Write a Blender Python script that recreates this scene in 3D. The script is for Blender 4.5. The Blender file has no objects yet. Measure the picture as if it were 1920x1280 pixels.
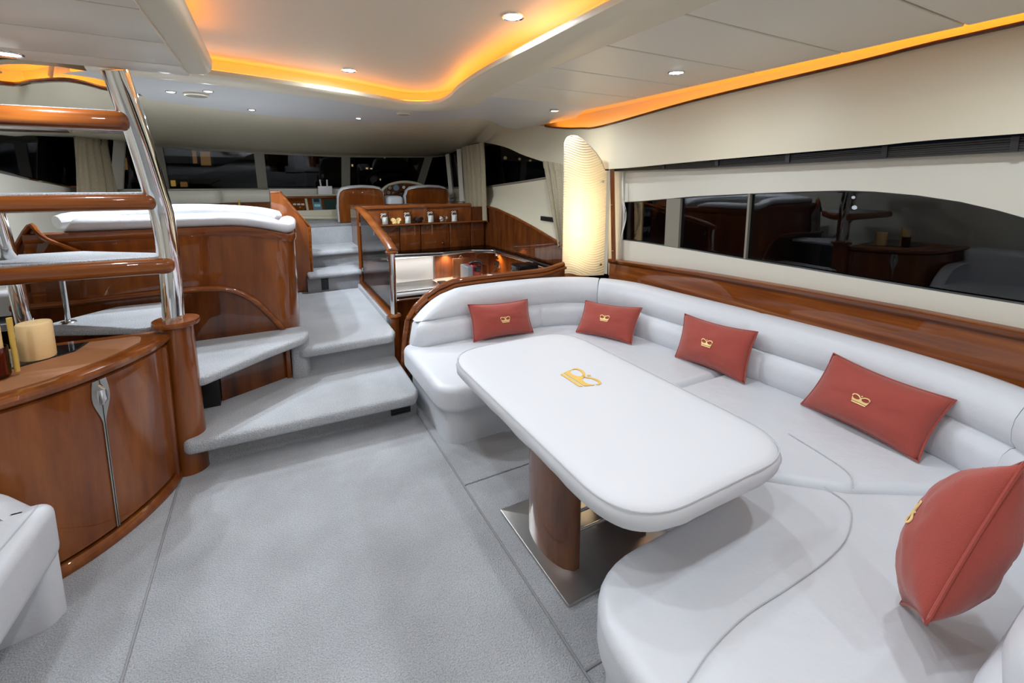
import bpy, bmesh, math, random
from mathutils import Vector, noise
random.seed(7)
sc = bpy.context.scene
col = sc.collection
PI = math.pi

# ------------------------------------------------------------------ camera
EYE = 1.55
FPX, CY = 847.0, 460.0
PITCH = math.atan(120.7 / 847.0)
YAW = math.atan(460.0 / math.hypot(847.0, 120.7))
cam_d = bpy.data.cameras.new('camera')
cam_d.sensor_width = 36.0
cam_d.lens = FPX / 1920.0 * 36.0
cam_d.shift_y = -(640.0 - CY) / 1920.0
cam_d.clip_start = 0.03
cam = bpy.data.objects.new('camera', cam_d)
cam.location = (0, 0, EYE)
cam.rotation_euler = (PI / 2 - PITCH, 0, -YAW)
col.objects.link(cam)
sc.camera = cam

# ------------------------------------------------------------------ world, exposure
w = bpy.data.worlds.new('night')
sc.world = w
w.use_nodes = True
w.node_tree.nodes['Background'].inputs[0].default_value = (0.006, 0.009, 0.016, 1)
w.node_tree.nodes['Background'].inputs[1].default_value = 0.35
sc.view_settings.view_transform = 'Standard'
sc.view_settings.look = 'None'
sc.view_settings.gamma = 1.0
sc.view_settings.use_curve_mapping = False
sc.view_settings.exposure = 0.0
sc.cycles.use_denoising = True
sc.cycles.max_bounces = 10
sc.cycles.diffuse_bounces = 6
sc.cycles.transparent_max_bounces = 12
sc.cycles.sample_clamp_indirect = 6.0
sc.cycles.caustics_reflective = False
sc.cycles.caustics_refractive = False

DL_POWER = 6.2          # one ceiling downlight
LED = 12.0               # cove tape radiance
COOL = (0.82, 0.91, 1.0)

# measured points: the place was surveyed from the photograph; P() turns one sight line plus a known plane into a point
_fh = Vector((math.sin(YAW), math.cos(YAW), 0))
_z = Vector((0, 0, 1))
_F = _fh * math.cos(PITCH) - _z * math.sin(PITCH)
_U = _fh * math.sin(PITCH) + _z * math.cos(PITCH)
_R = Vector((math.cos(YAW), -math.sin(YAW), 0))
def P(u, v, ax, val):
    d = _F + _R * ((u - 960) / FPX) + _U * ((CY - v) / FPX)
    i = 'xyz'.index(ax)
    c = Vector((0, 0, EYE))
    return c + d * ((val - c[i]) / d[i])

# ------------------------------------------------------------------ materials
M = {}
def nt(name):
    m = bpy.data.materials.new(name)
    m.use_nodes = True
    t = m.node_tree
    return m, t, t.nodes['Principled BSDF']
def setp(b, **k):
    for n, v in k.items():
        n = n.replace('_', ' ')
        if n in b.inputs:
            b.inputs[n].default_value = v
def c4(c): return (c[0], c[1], c[2], 1.0)
def plain(name, c, rough=0.5, metal=0.0, coat=0.0, **k):
    m, t, b = nt(name)
    setp(b, Base_Color=c4(c), Roughness=rough, Metallic=metal, Coat_Weight=coat, Coat_Roughness=0.04, **k)
    M[name] = m
    return m, t, b
def tex(t, scale, detail=4, stretch=(1, 1, 1), rough=0.5):
    tc = t.nodes.new('ShaderNodeTexCoord')
    mp = t.nodes.new('ShaderNodeMapping')
    mp.inputs['Scale'].default_value = stretch
    n = t.nodes.new('ShaderNodeTexNoise')
    n.inputs['Scale'].default_value = scale
    n.inputs['Detail'].default_value = detail
    n.inputs['Roughness'].default_value = rough
    t.links.new(tc.outputs['Object'], mp.inputs[0])
    t.links.new(mp.outputs[0], n.inputs['Vector'])
    return n
def ramp(t, fac, stops):
    r = t.nodes.new('ShaderNodeValToRGB')
    e = r.color_ramp.elements
    e[0].position, e[0].color = stops[0][0], c4(stops[0][1])
    e[1].position, e[1].color = stops[-1][0], c4(stops[-1][1])
    for p, c in stops[1:-1]:
        x = e.new(p); x.color = c4(c)
    t.links.new(fac, r.inputs[0])
    return r
def bump(t, b, h, strength, dist=0.01):
    bp = t.nodes.new('ShaderNodeBump')
    bp.inputs['Strength'].default_value = strength
    bp.inputs['Distance'].default_value = dist
    t.links.new(h, bp.inputs['Height'])
    t.links.new(bp.outputs[0], b.inputs['Normal'])

def wood(name, stretch, dark=(0.105, 0.024, 0.004), mid=(0.185, 0.047, 0.007), light=(0.285, 0.085, 0.012)):
    m, t, b = plain(name, mid, 0.3, coat=1.0, Specular_IOR_Level=0.15)
    b.inputs['Coat Roughness'].default_value = 0.015
    n = tex(t, 3.0, 6, stretch, 0.6)
    r = ramp(t, n.outputs['Fac'], [(0.28, dark), (0.5, mid), (0.75, light)])
    t.links.new(r.outputs[0], b.inputs['Base Color'])
wood('wood', (3.5, 3.5, 0.5))
wood('wood_x', (0.5, 4, 9))
wood('wood_y', (4, 0.5, 9))
wood('wood_dark', (4, 4, 0.6), (0.05, 0.012, 0.003), (0.12, 0.031, 0.006), (0.19, 0.055, 0.010))
wood('wood_matte', (4, 4, 0.6), (0.09, 0.03, 0.012), (0.17, 0.06, 0.024), (0.24, 0.09, 0.035))

m, t, b = plain('carpet', (0.40, 0.41, 0.42), 0.95, Sheen_Weight=0.3)
n = tex(t, 2.2, 5); n2 = tex(t, 190, 3)
r = ramp(t, n.outputs['Fac'], [(0.33, (0.38, 0.39, 0.405)), (0.67, (0.52, 0.535, 0.56))])
mx = t.nodes.new('ShaderNodeMixRGB'); mx.blend_type = 'MULTIPLY'; mx.inputs[0].default_value = 0.8
r2 = ramp(t, n2.outputs['Fac'], [(0.3, (0.6, 0.6, 0.6)), (0.7, (1.15, 1.15, 1.15))])
t.links.new(r.outputs[0], mx.inputs[1]); t.links.new(r2.outputs[0], mx.inputs[2])
t.links.new(mx.outputs[0], b.inputs['Base Color'])
bump(t, b, n2.outputs['Fac'], 0.9, 0.012)
plain('seam', (0.27, 0.265, 0.27), 0.95)

m, t, b = plain('leather', (0.60, 0.615, 0.645), 0.42)
n = tex(t, 9, 3); n2 = tex(t, 320, 2)
ad = t.nodes.new('ShaderNodeMath'); ad.operation = 'MULTIPLY_ADD'; ad.inputs[1].default_value = 0.06
t.links.new(n2.outputs['Fac'], ad.inputs[0]); t.links.new(n.outputs['Fac'], ad.inputs[2])
bump(t, b, ad.outputs[0], 0.4, 0.016)
plain('leather_seam', (0.47, 0.48, 0.50), 0.6)

m, t, b = plain('cover', (0.60, 0.61, 0.635), 0.6)
n = tex(t, 7, 4); bump(t, b, n.outputs['Fac'], 0.18, 0.015)

m, t, b = plain('cream', (0.64, 0.585, 0.44), 0.45)
n = tex(t, 30, 2, (1, 1, 6)); bump(t, b, n.outputs['Fac'], 0.05, 0.004)
m, t, b = plain('ceiling_white', (0.70, 0.65, 0.54), 0.38)
n = tex(t, 8, 3, (0.6, 6, 6)); bump(t, b, n.outputs['Fac'], 0.05, 0.004)
plain('recess', (0.74, 0.675, 0.53), 0.4)
m, t, b = plain('planks', (0.62, 0.63, 0.62), 0.30)
n = tex(t, 12, 2, (0.2, 6, 1)); bump(t, b, n.outputs['Fac'], 0.1, 0.004)
plain('window_cream', (0.66, 0.63, 0.54), 0.45)
plain('chrome', (0.82, 0.82, 0.82), 0.04, 1.0)
m, t, b = plain('steel', (0.55, 0.53, 0.50), 0.28, 1.0)
n = tex(t, 40, 2, (1, 14, 1)); bump(t, b, n.outputs['Fac'], 0.08, 0.003)
plain('hob_steel', (0.33, 0.33, 0.33), 0.25, 1.0)
plain('black', (0.012, 0.012, 0.013), 0.35)
plain('black_gloss', (0.01, 0.01, 0.011), 0.03)
plain('dark_frame', (0.035, 0.033, 0.03), 0.4)
plain('blind', (0.05, 0.045, 0.04), 0.55)
plain('mullion', (0.22, 0.20, 0.16), 0.5)
plain('white', (0.75, 0.75, 0.74), 0.35)
plain('panel_white', (0.74, 0.72, 0.69), 0.3)
plain('counter', (0.72, 0.72, 0.72), 0.2, coat=0.4)
m, t, b = plain('red_fabric', (0.33, 0.052, 0.034), 0.85, Sheen_Weight=0.25)
n = tex(t, 420, 2); bump(t, b, n.outputs['Fac'], 0.35, 0.003)
plain('gold', (0.72, 0.47, 0.10), 0.45, 0.25)
plain('gold_pale', (0.85, 0.62, 0.26), 0.5, 0.1)
m, t, b = plain('inlay', (0.27, 0.105, 0.035), 0.6)
n = tex(t, 240, 2); bump(t, b, n.outputs['Fac'], 0.25, 0.003)
m, t, b = plain('curtain', (0.40, 0.34, 0.23), 0.9)
n = tex(t, 60, 3, (1, 1, 12)); r = ramp(t, n.outputs['Fac'], [(0.3, (0.29, 0.24, 0.155)), (0.7, (0.45, 0.39, 0.27))])
t.links.new(r.outputs[0], b.inputs['Base Color'])
plain('wax', (0.85, 0.60, 0.30), 0.5, Subsurface_Weight=0.3, Subsurface_Radius=(0.05, 0.03, 0.01))
plain('coffee_red', (0.35, 0.015, 0.025), 0.15, coat=0.6)
plain('grey_plastic', (0.20, 0.22, 0.24), 0.4)
plain('powder', (0.85, 0.83, 0.80), 0.8)
plain('screen', (0.03, 0.06, 0.055), 0.1)
plain('blue_panel', (0.16, 0.27, 0.40), 0.35)
plain('yellow_glow', (0.6, 0.4, 0.05), 0.4)
plain('building', (0.02, 0.021, 0.024), 0.9)
plain('green_cover', (0.01, 0.09, 0.02), 0.8)

def glass(name, tint, f0=0.06, rough=0.0, body=0.0):
    m = bpy.data.materials.new(name); m.use_nodes = True
    t = m.node_tree; t.nodes.remove(t.nodes['Principled BSDF'])
    out = t.nodes['Material Output']
    tr = t.nodes.new('ShaderNodeBsdfTransparent'); tr.inputs[0].default_value = c4(tint)
    gl = t.nodes.new('ShaderNodeBsdfGlossy'); gl.inputs['Roughness'].default_value = rough
    fr = t.nodes.new('ShaderNodeLayerWeight'); fr.inputs[0].default_value = 0.22
    mr = t.nodes.new('ShaderNodeMapRange'); mr.inputs[3].default_value = f0; mr.inputs[4].default_value = 0.9
    mix = t.nodes.new('ShaderNodeMixShader')
    t.links.new(fr.outputs['Fresnel'], mr.inputs[0]); t.links.new(mr.outputs[0], mix.inputs[0])
    t.links.new(tr.outputs[0], mix.inputs[1]); t.links.new(gl.outputs[0], mix.inputs[2])
    t.links.new(mix.outputs[0], out.inputs[0])
    M[name] = m
glass('glass', (0.5, 0.5, 0.5), 0.045)
glass('clear_glass', (0.97, 0.98, 0.97), 0.0)
glass('smoked_glass', (0.62, 0.58, 0.55), 0.02)
glass('amber_glass', (0.55, 0.25, 0.08), 0.03)

def emit(name, c, s):
    m = bpy.data.materials.new(name); m.use_nodes = True
    t = m.node_tree; t.nodes.remove(t.nodes['Principled BSDF'])
    e = t.nodes.new('ShaderNodeEmission'); e.inputs[0].default_value = c4(c); e.inputs[1].default_value = s
    t.links.new(e.outputs[0], t.nodes['Material Output'].inputs[0])
    M[name] = m
emit('led', (1.0, 0.31, 0.022), LED)
emit('lens', (0.92, 0.96, 1.0), 14.0)
emit('strip_lens', (1.0, 0.97, 0.94), 2.2)
emit('lit_window', (1.0, 0.55, 0.18), 0.35)
emit('lit_yellow', (1.0, 0.62, 0.12), 0.9)
emit('lit_dot', (1.0, 0.75, 0.4), 1.6)
emit('lit_white', (0.8, 0.9, 1.0), 2.2)
emit('display', (0.2, 0.5, 0.35), 0.5)

m = bpy.data.materials.new('lamp_shade'); m.use_nodes = True
t = m.node_tree; t.nodes.remove(t.nodes['Principled BSDF'])
d1 = t.nodes.new('ShaderNodeBsdfDiffuse'); d1.inputs[0].default_value = (0.85, 0.77, 0.60, 1)
d2 = t.nodes.new('ShaderNodeBsdfTranslucent'); d2.inputs[0].default_value = (0.95, 0.86, 0.66, 1)
mx = t.nodes.new('ShaderNodeMixShader'); mx.inputs[0].default_value = 0.6
t.links.new(d1.outputs[0], mx.inputs[1]); t.links.new(d2.outputs[0], mx.inputs[2])
t.links.new(mx.outputs[0], t.nodes['Material Output'].inputs[0]); M['lamp_shade'] = m
m = m.copy(); m.name = 'lamp_groove'; M['lamp_groove'] = m
for nd in m.node_tree.nodes:
    if nd.type == 'BSDF_DIFFUSE': nd.inputs[0].default_value = (0.26, 0.13, 0.04, 1)
    if nd.type == 'BSDF_TRANSLUCENT': nd.inputs[0].default_value = (0.26, 0.13, 0.045, 1)

# ------------------------------------------------------------------ helpers
def V(*a): return Vector(a)
def tag(o, label=None, cat=None, group=None, kind=None):
    if label: o['label'] = label
    if cat: o['category'] = cat
    if group: o['group'] = group
    if kind: o['kind'] = kind
    return o
def thing(name, label, cat, loc=(0, 0, 0), group=None):
    o = bpy.data.objects.new(name, None)
    o.empty_display_size = 0.1
    o.location = loc
    col.objects.link(o)
    bpy.context.view_layer.update()
    return tag(o, label, cat, group)
def root_loc(o):
    l = Vector((0, 0, 0))
    while o is not None:
        l = l + o.location; o = o.parent
    return l
def mesh(name, verts, faces, mat, parent=None, smooth=True, angle=38, mats=None, fmat=None):
    me = bpy.data.meshes.new(name)
    off = root_loc(parent) if parent else Vector((0, 0, 0))
    me.from_pydata([tuple(Vector(v) - off) for v in verts], [], faces)
    bm = bmesh.new(); bm.from_mesh(me)
    bmesh.ops.remove_doubles(bm, verts=bm.verts, dist=1e-6)
    if fmat is None:
        bmesh.ops.recalc_face_normals(bm, faces=bm.faces)
    big = [f for f in bm.faces if len(f.verts) > 4]
    if big: bmesh.ops.triangulate(bm, faces=big, ngon_method='EAR_CLIP')
    bm.to_mesh(me); bm.free()
    for mm in (mats or [mat]):
        me.materials.append(M[mm])
    if fmat and len(fmat) == len(me.polygons):
        me.polygons.foreach_set('material_index', fmat)
    if smooth:
        me.polygons.foreach_set('use_smooth', [True] * len(me.polygons))
        me.set_sharp_from_angle(angle=math.radians(angle))
    o = bpy.data.objects.new(name, me)
    col.objects.link(o)
    if parent: o.parent = parent
    return o
def struct(o): o['kind'] = 'structure'; return o

def catmull(pts, n=8, closed=False):
    pts = [Vector(p) for p in pts]
    out = []
    N = len(pts)
    for i in range(N if closed else N - 1):
        p1, p2 = pts[i % N], pts[(i + 1) % N]
        p0 = pts[(i - 1) % N] if (closed or i > 0) else p1 * 2 - p2
        p3 = pts[(i + 2) % N] if (closed or i + 2 < N) else p2 * 2 - p1
        for k in range(n):
            s = k / n
            out.append(0.5 * ((2 * p1) + (p2 - p0) * s + (2 * p0 - 5 * p1 + 4 * p2 - p3) * s * s + (3 * p1 - p0 - 3 * p2 + p3) * s ** 3))
    if not closed: out.append(pts[-1])
    return out
def resample(pts, n):
    L = [0]
    for a, b in zip(pts, pts[1:]): L.append(L[-1] + (b - a).length)
    out = []
    j = 0
    for i in range(n):
        s = L[-1] * i / (n - 1)
        while j < len(L) - 2 and L[j + 1] < s: j += 1
        k = (s - L[j]) / max(1e-9, L[j + 1] - L[j])
        out.append(pts[j].lerp(pts[j + 1], min(1, max(0, k))))
    return out
def rpoly(corners, n=6):
    """corners: (x, y, radius) -> list of 2D points with rounded corners"""
    out = []
    N = len(corners)
    for i in range(N):
        p = Vector(corners[i][:2]); r = corners[i][2] if len(corners[i]) > 2 else 0
        a = Vector(corners[i - 1][:2]); b = Vector(corners[(i + 1) % N][:2])
        if r <= 0: out.append(p); continue
        da, db = (a - p), (b - p)
        la, lb = da.length, db.length
        da.normalize(); db.normalize()
        ang = max(0.05, math.acos(max(-1, min(1, da.dot(db)))))
        tl = min(r / math.tan(ang / 2), la * 0.49, lb * 0.49)
        s, e = p + da * tl, p + db * tl
        for k in range(n + 1):
            q = k / n
            out.append(s * (1 - q) ** 2 + p * 2 * q * (1 - q) + e * q * q)
    return out
def area2(pl): return sum(a[0] * b[1] - b[0] * a[1] for a, b in zip(pl, pl[1:] + pl[:1])) / 2
def inset(pl, d):
    s = 1 if area2(pl) > 0 else -1
    out = []
    N = len(pl)
    for i in range(N):
        a, p, b = Vector(pl[i - 1][:2]), Vector(pl[i][:2]), Vector(pl[(i + 1) % N][:2])
        e1, e2 = (p - a), (b - p)
        if e1.length < 1e-7: e1 = e2
        if e2.length < 1e-7: e2 = e1
        e1.normalize(); e2.normalize()
        n1, n2 = Vector((-e1.y, e1.x)), Vector((-e2.y, e2.x))
        nn = n1 + n2
        if nn.length < 1e-6: nn = n1
        nn.normalize()
        out.append(p + nn * (s * d / max(0.35, nn.dot(n1))))
    for it in range(12):          # collapse edges that turned over where the inset is tighter than a corner
        bad = False
        for i in range(N):
            j = (i + 1) % N
            e0 = Vector(pl[j][:2]) - Vector(pl[i][:2]); e1 = out[j] - out[i]
            if e0.length > 1e-7 and e1.dot(e0) < -1e-9:
                m_ = (out[i] + out[j]) / 2; out[i] = m_.copy(); out[j] = m_.copy(); bad = True
        if not bad: break
    return out
def loft(name, rings, mat, parent=None, cap=True, closed=True, **k):
    Vv, Fc = [], []
    n = len(rings[0])
    for r in rings: Vv += [Vector(p) for p in r]
    for i in range(len(rings) - 1):
        for j in range(n if closed else n - 1):
            a, b = i * n + j, i * n + (j + 1) % n
            Fc.append((a, b, b + n, a + n))
    if cap:
        Fc.append(tuple(range(n))); Fc.append(tuple(range((len(rings) - 1) * n, len(rings) * n)))
    return mesh(name, Vv, Fc, mat, parent, **k)
def slab(name, poly, z0, z1, mat, parent=None, rt=0.0, rb=0.0, n=4, crown=0.0, **k):
    """plan polygon between two heights with rounded top and bottom edges"""
    poly = [Vector(p[:2]) for p in poly]
    rings = []
    def ring(d, z): rings.append([(p.x, p.y, z) for p in (inset(poly, d) if d else poly)])
    if rb > 0:
        for i in range(n): a = PI / 2 * i / n; ring(rb * (1 - math.sin(a)), z0 + rb * (1 - math.cos(a)))
    ring(0, z0 + rb)
    if z1 - rt > z0 + rb + 1e-6: ring(0, z1 - rt)
    if rt > 0:
        for i in range(1, n + 1): a = PI / 2 * i / n; ring(rt * (1 - math.cos(a)), z1 - rt + rt * math.sin(a))
    if crown: ring(rt + crown * 3, z1 + crown * 0.6); ring(rt + crown * 8, z1 + crown)
    return loft(name, rings, mat, parent, **k)
def box(name, lo, hi, mat, parent=None, r=0.0, **k):
    lo, hi = [min(a, b) for a, b in zip(lo, hi)], [max(a, b) for a, b in zip(lo, hi)]
    c = [(lo[0], lo[1], r), (hi[0], lo[1], r), (hi[0], hi[1], r), (lo[0], hi[1], r)]
    return slab(name, rpoly(c, 3), lo[2], hi[2], mat, parent, rt=r, rb=r, n=3, **k)
def tube(name, path, rad, mat, parent=None, n=14, cap=True, squash=None, **k):
    path = [Vector(p) for p in path]
    rings = []
    up = Vector((0, 0, 1))
    for i, p in enumerate(path):
        t = (path[min(i + 1, len(path) - 1)] - path[max(i - 1, 0)]).normalized()
        ref = up if abs(t.z) < 0.95 else Vector((0, 1, 0))
        s = t.cross(ref).normalized(); q = s.cross(t).normalized()
        rr = rad[i] if isinstance(rad, (list, tuple)) else rad
        sx, sy = squash or (1, 1)
        rings.append([p + (s * math.cos(2 * PI * j / n) * sx + q * math.sin(2 * PI * j / n) * sy) * rr for j in range(n)])
    return loft(name, rings, mat, parent, cap=cap, **k)
def lathe(name, prof, c, mat, parent=None, n=24, **k):
    rings = [[(c[0] + r * math.cos(2 * PI * j / n), c[1] + r * math.sin(2 * PI * j / n), c[2] + z) for j in range(n)] for r, z in prof]
    return loft(name, rings, mat, parent, **k)
def shell(name, rows, thick, mat, parent=None, **k):
    """rows: grid of points; thick: offset vector (or per-row list) giving the sheet its body"""
    R, Cn = len(rows), len(rows[0])
    Vv = [Vector(p) for r in rows for p in r]
    tv = thick if isinstance(thick, list) else [Vector(thick)] * Cn
    Vv += [Vector(p) + tv[j] for r in rows for j, p in enumerate(r)]
    N = R * Cn
    Fc = []
    for i in range(R - 1):
        for j in range(Cn - 1):
            a = i * Cn + j
            Fc.append((a, a + 1, a + Cn + 1, a + Cn)); Fc.append((N + a, N + a + Cn, N + a + Cn + 1, N + a + 1))
    edge = [j for j in range(Cn)] + [i * Cn + Cn - 1 for i in range(1, R)] + [(R - 1) * Cn + j for j in range(Cn - 2, -1, -1)] + [i * Cn for i in range(R - 2, 0, -1)]
    for a, b in zip(edge, edge[1:] + edge[:1]): Fc.append((a, b, N + b, N + a))
    return mesh(name, Vv, Fc, mat, parent, **k)
def between(A, B, n=2, bulge=None):
    """rows from polyline A to polyline B"""
    rows = []
    for i in range(n):
        q = i / (n - 1)
        rows.append([a.lerp(b, q) + (bulge(q, j) if bulge else Vector((0, 0, 0))) for j, (a, b) in enumerate(zip(A, B))])
    return rows
def vslab(name, pts, d, mat, parent=None, **k):
    """outline of 3D points (flat, upright) given a thickness vector d"""
    pts = [Vector(p) for p in pts]; n = len(pts)
    Vv = pts + [p + Vector(d) for p in pts]
    Fc = [tuple(range(n)), tuple(range(2 * n - 1, n - 1, -1))] + [(i, (i + 1) % n, n + (i + 1) % n, n + i) for i in range(n)]
    return mesh(name, Vv, Fc, mat, parent, **k)
def sweep(name, path, prof, mat, parent=None, side=1, cap=True, closed=True, **k):
    """profile (d, z) carried along a plan path; d is measured to the path's right (side=1) or left"""
    path = [Vector(p) for p in path]
    rings = []
    for i, p in enumerate(path):
        t = path[min(i + 1, len(path) - 1)] - path[max(i - 1, 0)]
        nn = Vector((t.y, -t.x, 0)).normalized() * side
        rings.append([Vector((p.x, p.y, p.z if len(p) > 2 else 0)) + nn * d + Vector((0, 0, z)) for d, z in (prof(i / (len(path) - 1), p) if callable(prof) else prof)])
    return loft(name, rings, mat, parent, cap=cap, closed=closed, **k)
def p2(l, z=0.0): return [Vector((p[0], p[1], z)) for p in l]

# crown emblem in unit coordinates
def crown_shapes():
    """strips of (lower edge, upper edge) point rows, all quads"""
    S = [([(-.36, 0), (0, 0), (.36, 0)], [(-.385, .075), (0, .075), (.385, .075)])]
    top = [(-.46, .33)] + [(-.24 - .195 * math.cos(PI * i / 10), .37 - .125 * math.sin(PI * i / 10)) for i in range(0, 11)]
    top = top + [(-.03, .42), (0, .46), (.03, .42)] + [(-x, y) for x, y in reversed(top)]
    S.append(([(max(-.40, min(.40, x * .86)), .115) for x, y in top], top))
    for s in (-1, 1):
        o, n = [], []
        for i in range(15):
            a = PI * (-0.08 + .98 * i / 14)
            wd = .04 + .035 * math.sin(PI * i / 14)
            cx, cy = .24 + .20 * math.cos(a), .385 + .125 * math.sin(a) + .05 * math.cos(a)
            o.append((s * (cx + wd * math.cos(a)), cy + wd * math.sin(a))); n.append((s * cx, cy))
        S.append((o, n))
    S.append(([(-.05, .545), (0, .495)], [(0, .60), (.05, .545)]))
    return S
def crown(name, fn, size, mat, parent):
    bm = bmesh.new()
    off = root_loc(parent)
    for lo_e, hi_e in crown_shapes():
        va = [bm.verts.new((x, y, 0)) for x, y in lo_e]; vb = [bm.verts.new((x, y, 0)) for x, y in hi_e]
        for k in range(len(va) - 1): bm.faces.new((va[k], va[k + 1], vb[k + 1], vb[k]))
    ex = bmesh.ops.extrude_face_region(bm, geom=bm.faces[:])
    top = {v for v in ex['geom'] if isinstance(v, bmesh.types.BMVert)}
    for v in bm.verts:
        v.co = fn(v.co.x * size, (v.co.y - .3) * size, 0.003 if v in top else 0.0005) - off
    bmesh.ops.recalc_face_normals(bm, faces=bm.faces[:])
    me = bpy.data.meshes.new(name); bm.to_mesh(me); bm.free()
    me.materials.append(M[mat])
    o = bpy.data.objects.new(name, me); col.objects.link(o); o.parent = parent
    return o

# ================================================================== SETTING
ZC, ZS, ZL, ZP = 2.25, 2.15, 2.05, 2.13      # recess ceiling, forward soffit, port soffit, starboard panels

# floor: base plus fitted carpet panels with bound seams
fl = struct(slab('floor', [(-2.3, -1.6), (2.9, -1.6), (2.9, 3.3), (0.86, 3.3), (0.86, 3.5), (-2.3, 3.5)], -0.06, -0.012, 'seam', smooth=False))
def carpet_panel(x0, x1, y0, y1):
    g = 0.003
    return box('carpet_panel', (x0 + g, y0 + g, -0.014), (x1 - g, y1 - g, 0.0), 'carpet', fl, r=0.005)
carpet_panel(-2.3, -0.505, -1.6, 3.4)
carpet_panel(-0.505, 0.789, -1.6, 3.4)
carpet_panel(0.789, 2.9, -1.6, 0.98)
carpet_panel(0.789, 2.9, 0.98, 1.99)
carpet_panel(0.789, 2.9, 1.99, 3.28)
for nm, a, b_ in (('seam_binding', (-0.505, -1.5), (-0.505, 2.75)), ('seam_binding', (0.789, -1.5), (0.789, 2.8)), ('seam_binding', (0.789, 0.98), (1.0, 0.98))):
    tube(nm, [(a[0], a[1], 0.0), (b_[0], b_[1], 0.0)], 0.0045, 'seam', fl, n=8)
struct(slab('floor', [(0.80, 3.25), (2.9, 3.25), (2.9, 5.5), (0.80, 5.5)], -0.62, -0.55, 'wood_y', smooth=False))      # sunken galley sole

# ---- stairs forward (carpeted)
st = thing('carpeted_stairs', 'grey carpeted steps rising from the saloon floor to the helm', 'stairs')
def tread_slab(name, poly, z0, z1, r=0.028, mat='carpet'):
    return slab(name, poly, z0, z1, mat, st, rt=r, rb=r * 0.8, n=5)
tread_slab('step_tread', rpoly([(-0.47, 2.70, .05), (0.74, 2.67, .05), (0.785, 2.76, .03), (0.80, 3.60, 0), (-0.2, 3.60, 0), (-0.52, 3.10, 0)]), 0.135, 0.205)
box('step_riser', (-0.50, 2.82, 0), (0.785, 3.52, 0.15), 'carpet', st)
tread_slab('step_tread', rpoly([(0.10, 3.27, .06), (0.76, 3.29, .05), (0.80, 3.40, 0), (0.82, 5.2, 0), (0.18, 5.2, 0), (0.14, 3.5, .1)]), 0.345, 0.41)
box('step_riser', (0.16, 3.40, 0.15), (0.79, 5.15, 0.36), 'carpet', st)
tread_slab('step_tread', rpoly([(0.30, 4.90, .03), (0.84, 4.93, .03), (0.86, 5.4, 0), (0.30, 5.4, 0)]), 0.56, 0.615)
box('step_riser', (0.30, 4.99, 0.38), (0.84, 5.38, 0.57), 'carpet', st)
tread_slab('step_tread', rpoly([(0.30, 5.17, .03), (0.90, 5.22, .03), (0.94, 5.95, 0), (0.30, 5.95, 0)]), 0.75, 0.805)
box('step_riser', (0.30, 5.27, 0.57), (0.90, 5.85, 0.76), 'carpet', st)
box('step_riser', (0.30, 5.78, 0.78), (0.98, 5.95, 1.0), 'carpet', st)
struct(slab('floor', [(-1.85, 5.90), (2.45, 5.90), (2.45, 7.6), (-1.85, 7.6)], 0.93, 1.0, 'carpet', smooth=False))       # helm deck
# winder treads towards the flybridge ladder
tread_slab('step_tread', rpoly([(-0.52, 3.52, 0), (-0.46, 2.86, .03), (-0.38, 2.80, .05), (-0.06, 3.08, .2), (0.15, 3.24, .06), (0.19, 3.34, .06), (0.16, 3.52, 0)]), 0.455, 0.51, 0.024)
slab('step_curb', rpoly([(0.07, 3.30, .03), (0.155, 3.29, .04), (0.19, 3.38, .04), (0.20, 3.55, 0), (0.07, 3.55, 0)]), 0.15, 0.47, 'carpet', st, rt=0.02, rb=0.0)
tread_slab('step_tread', rpoly([(-0.50, 2.90, .03), (-0.56, 3.47, .03), (-0.85, 3.47, .1), (-1.08, 3.20, .05), (-1.02, 3.06, .03), (-0.62, 2.88, .02)]), 0.765, 0.80, 0.012)
slab('step_riser', [(-0.33, 3.16), (0.05, 3.36), (0.05, 3.48), (-0.33, 3.48)], 0.19, 0.455, 'wood_dark', st, smooth=False)
box('step_corner', (0.035, 3.33, 0.19), (0.065, 3.37, 0.47), 'wood', st, r=.005)
box('step_void_shade', (-0.60, 3.10, 0.19), (-0.335, 3.3, 0.455), 'black', st)  # solid black block standing in for the shade in the hollow under the winder
# low carpeted kerb beside the upper steps
box('kerb', (0.79, 3.66, 0.0), (0.87, 4.98, 0.455), 'carpet', st, r=.01)
box('kerb_sill', (0.80, 3.62, 0.45), (0.875, 4.97, 0.478), 'wood_y', st, r=.008)
def vent(x0, x1, y, z0, z1, label):
    g = thing('vent_grille', label, 'vent', ((x0 + x1) / 2, y, z0), 'stair riser vents')
    box('vent_frame', (x0, y - .008, z0), (x1, y + .004, z1), 'black', g, r=.004)
    k = 5
    for i in range(k):
        z = z0 + (z1 - z0) * (i + .7) / (k + .4)
        box('vent_slat', (x0 + .008, y - .014, z - .003), (x1 - .008, y - .007, z + .003), 'dark_frame', g)
vent(0.615, 0.745, 2.82, 0.025, 0.115, 'black vent grille in the lowest carpeted riser beside the sofa')
vent(0.43, 0.50, 4.99, 0.425, 0.545, 'small black vent in the riser of the upper flight')

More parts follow.
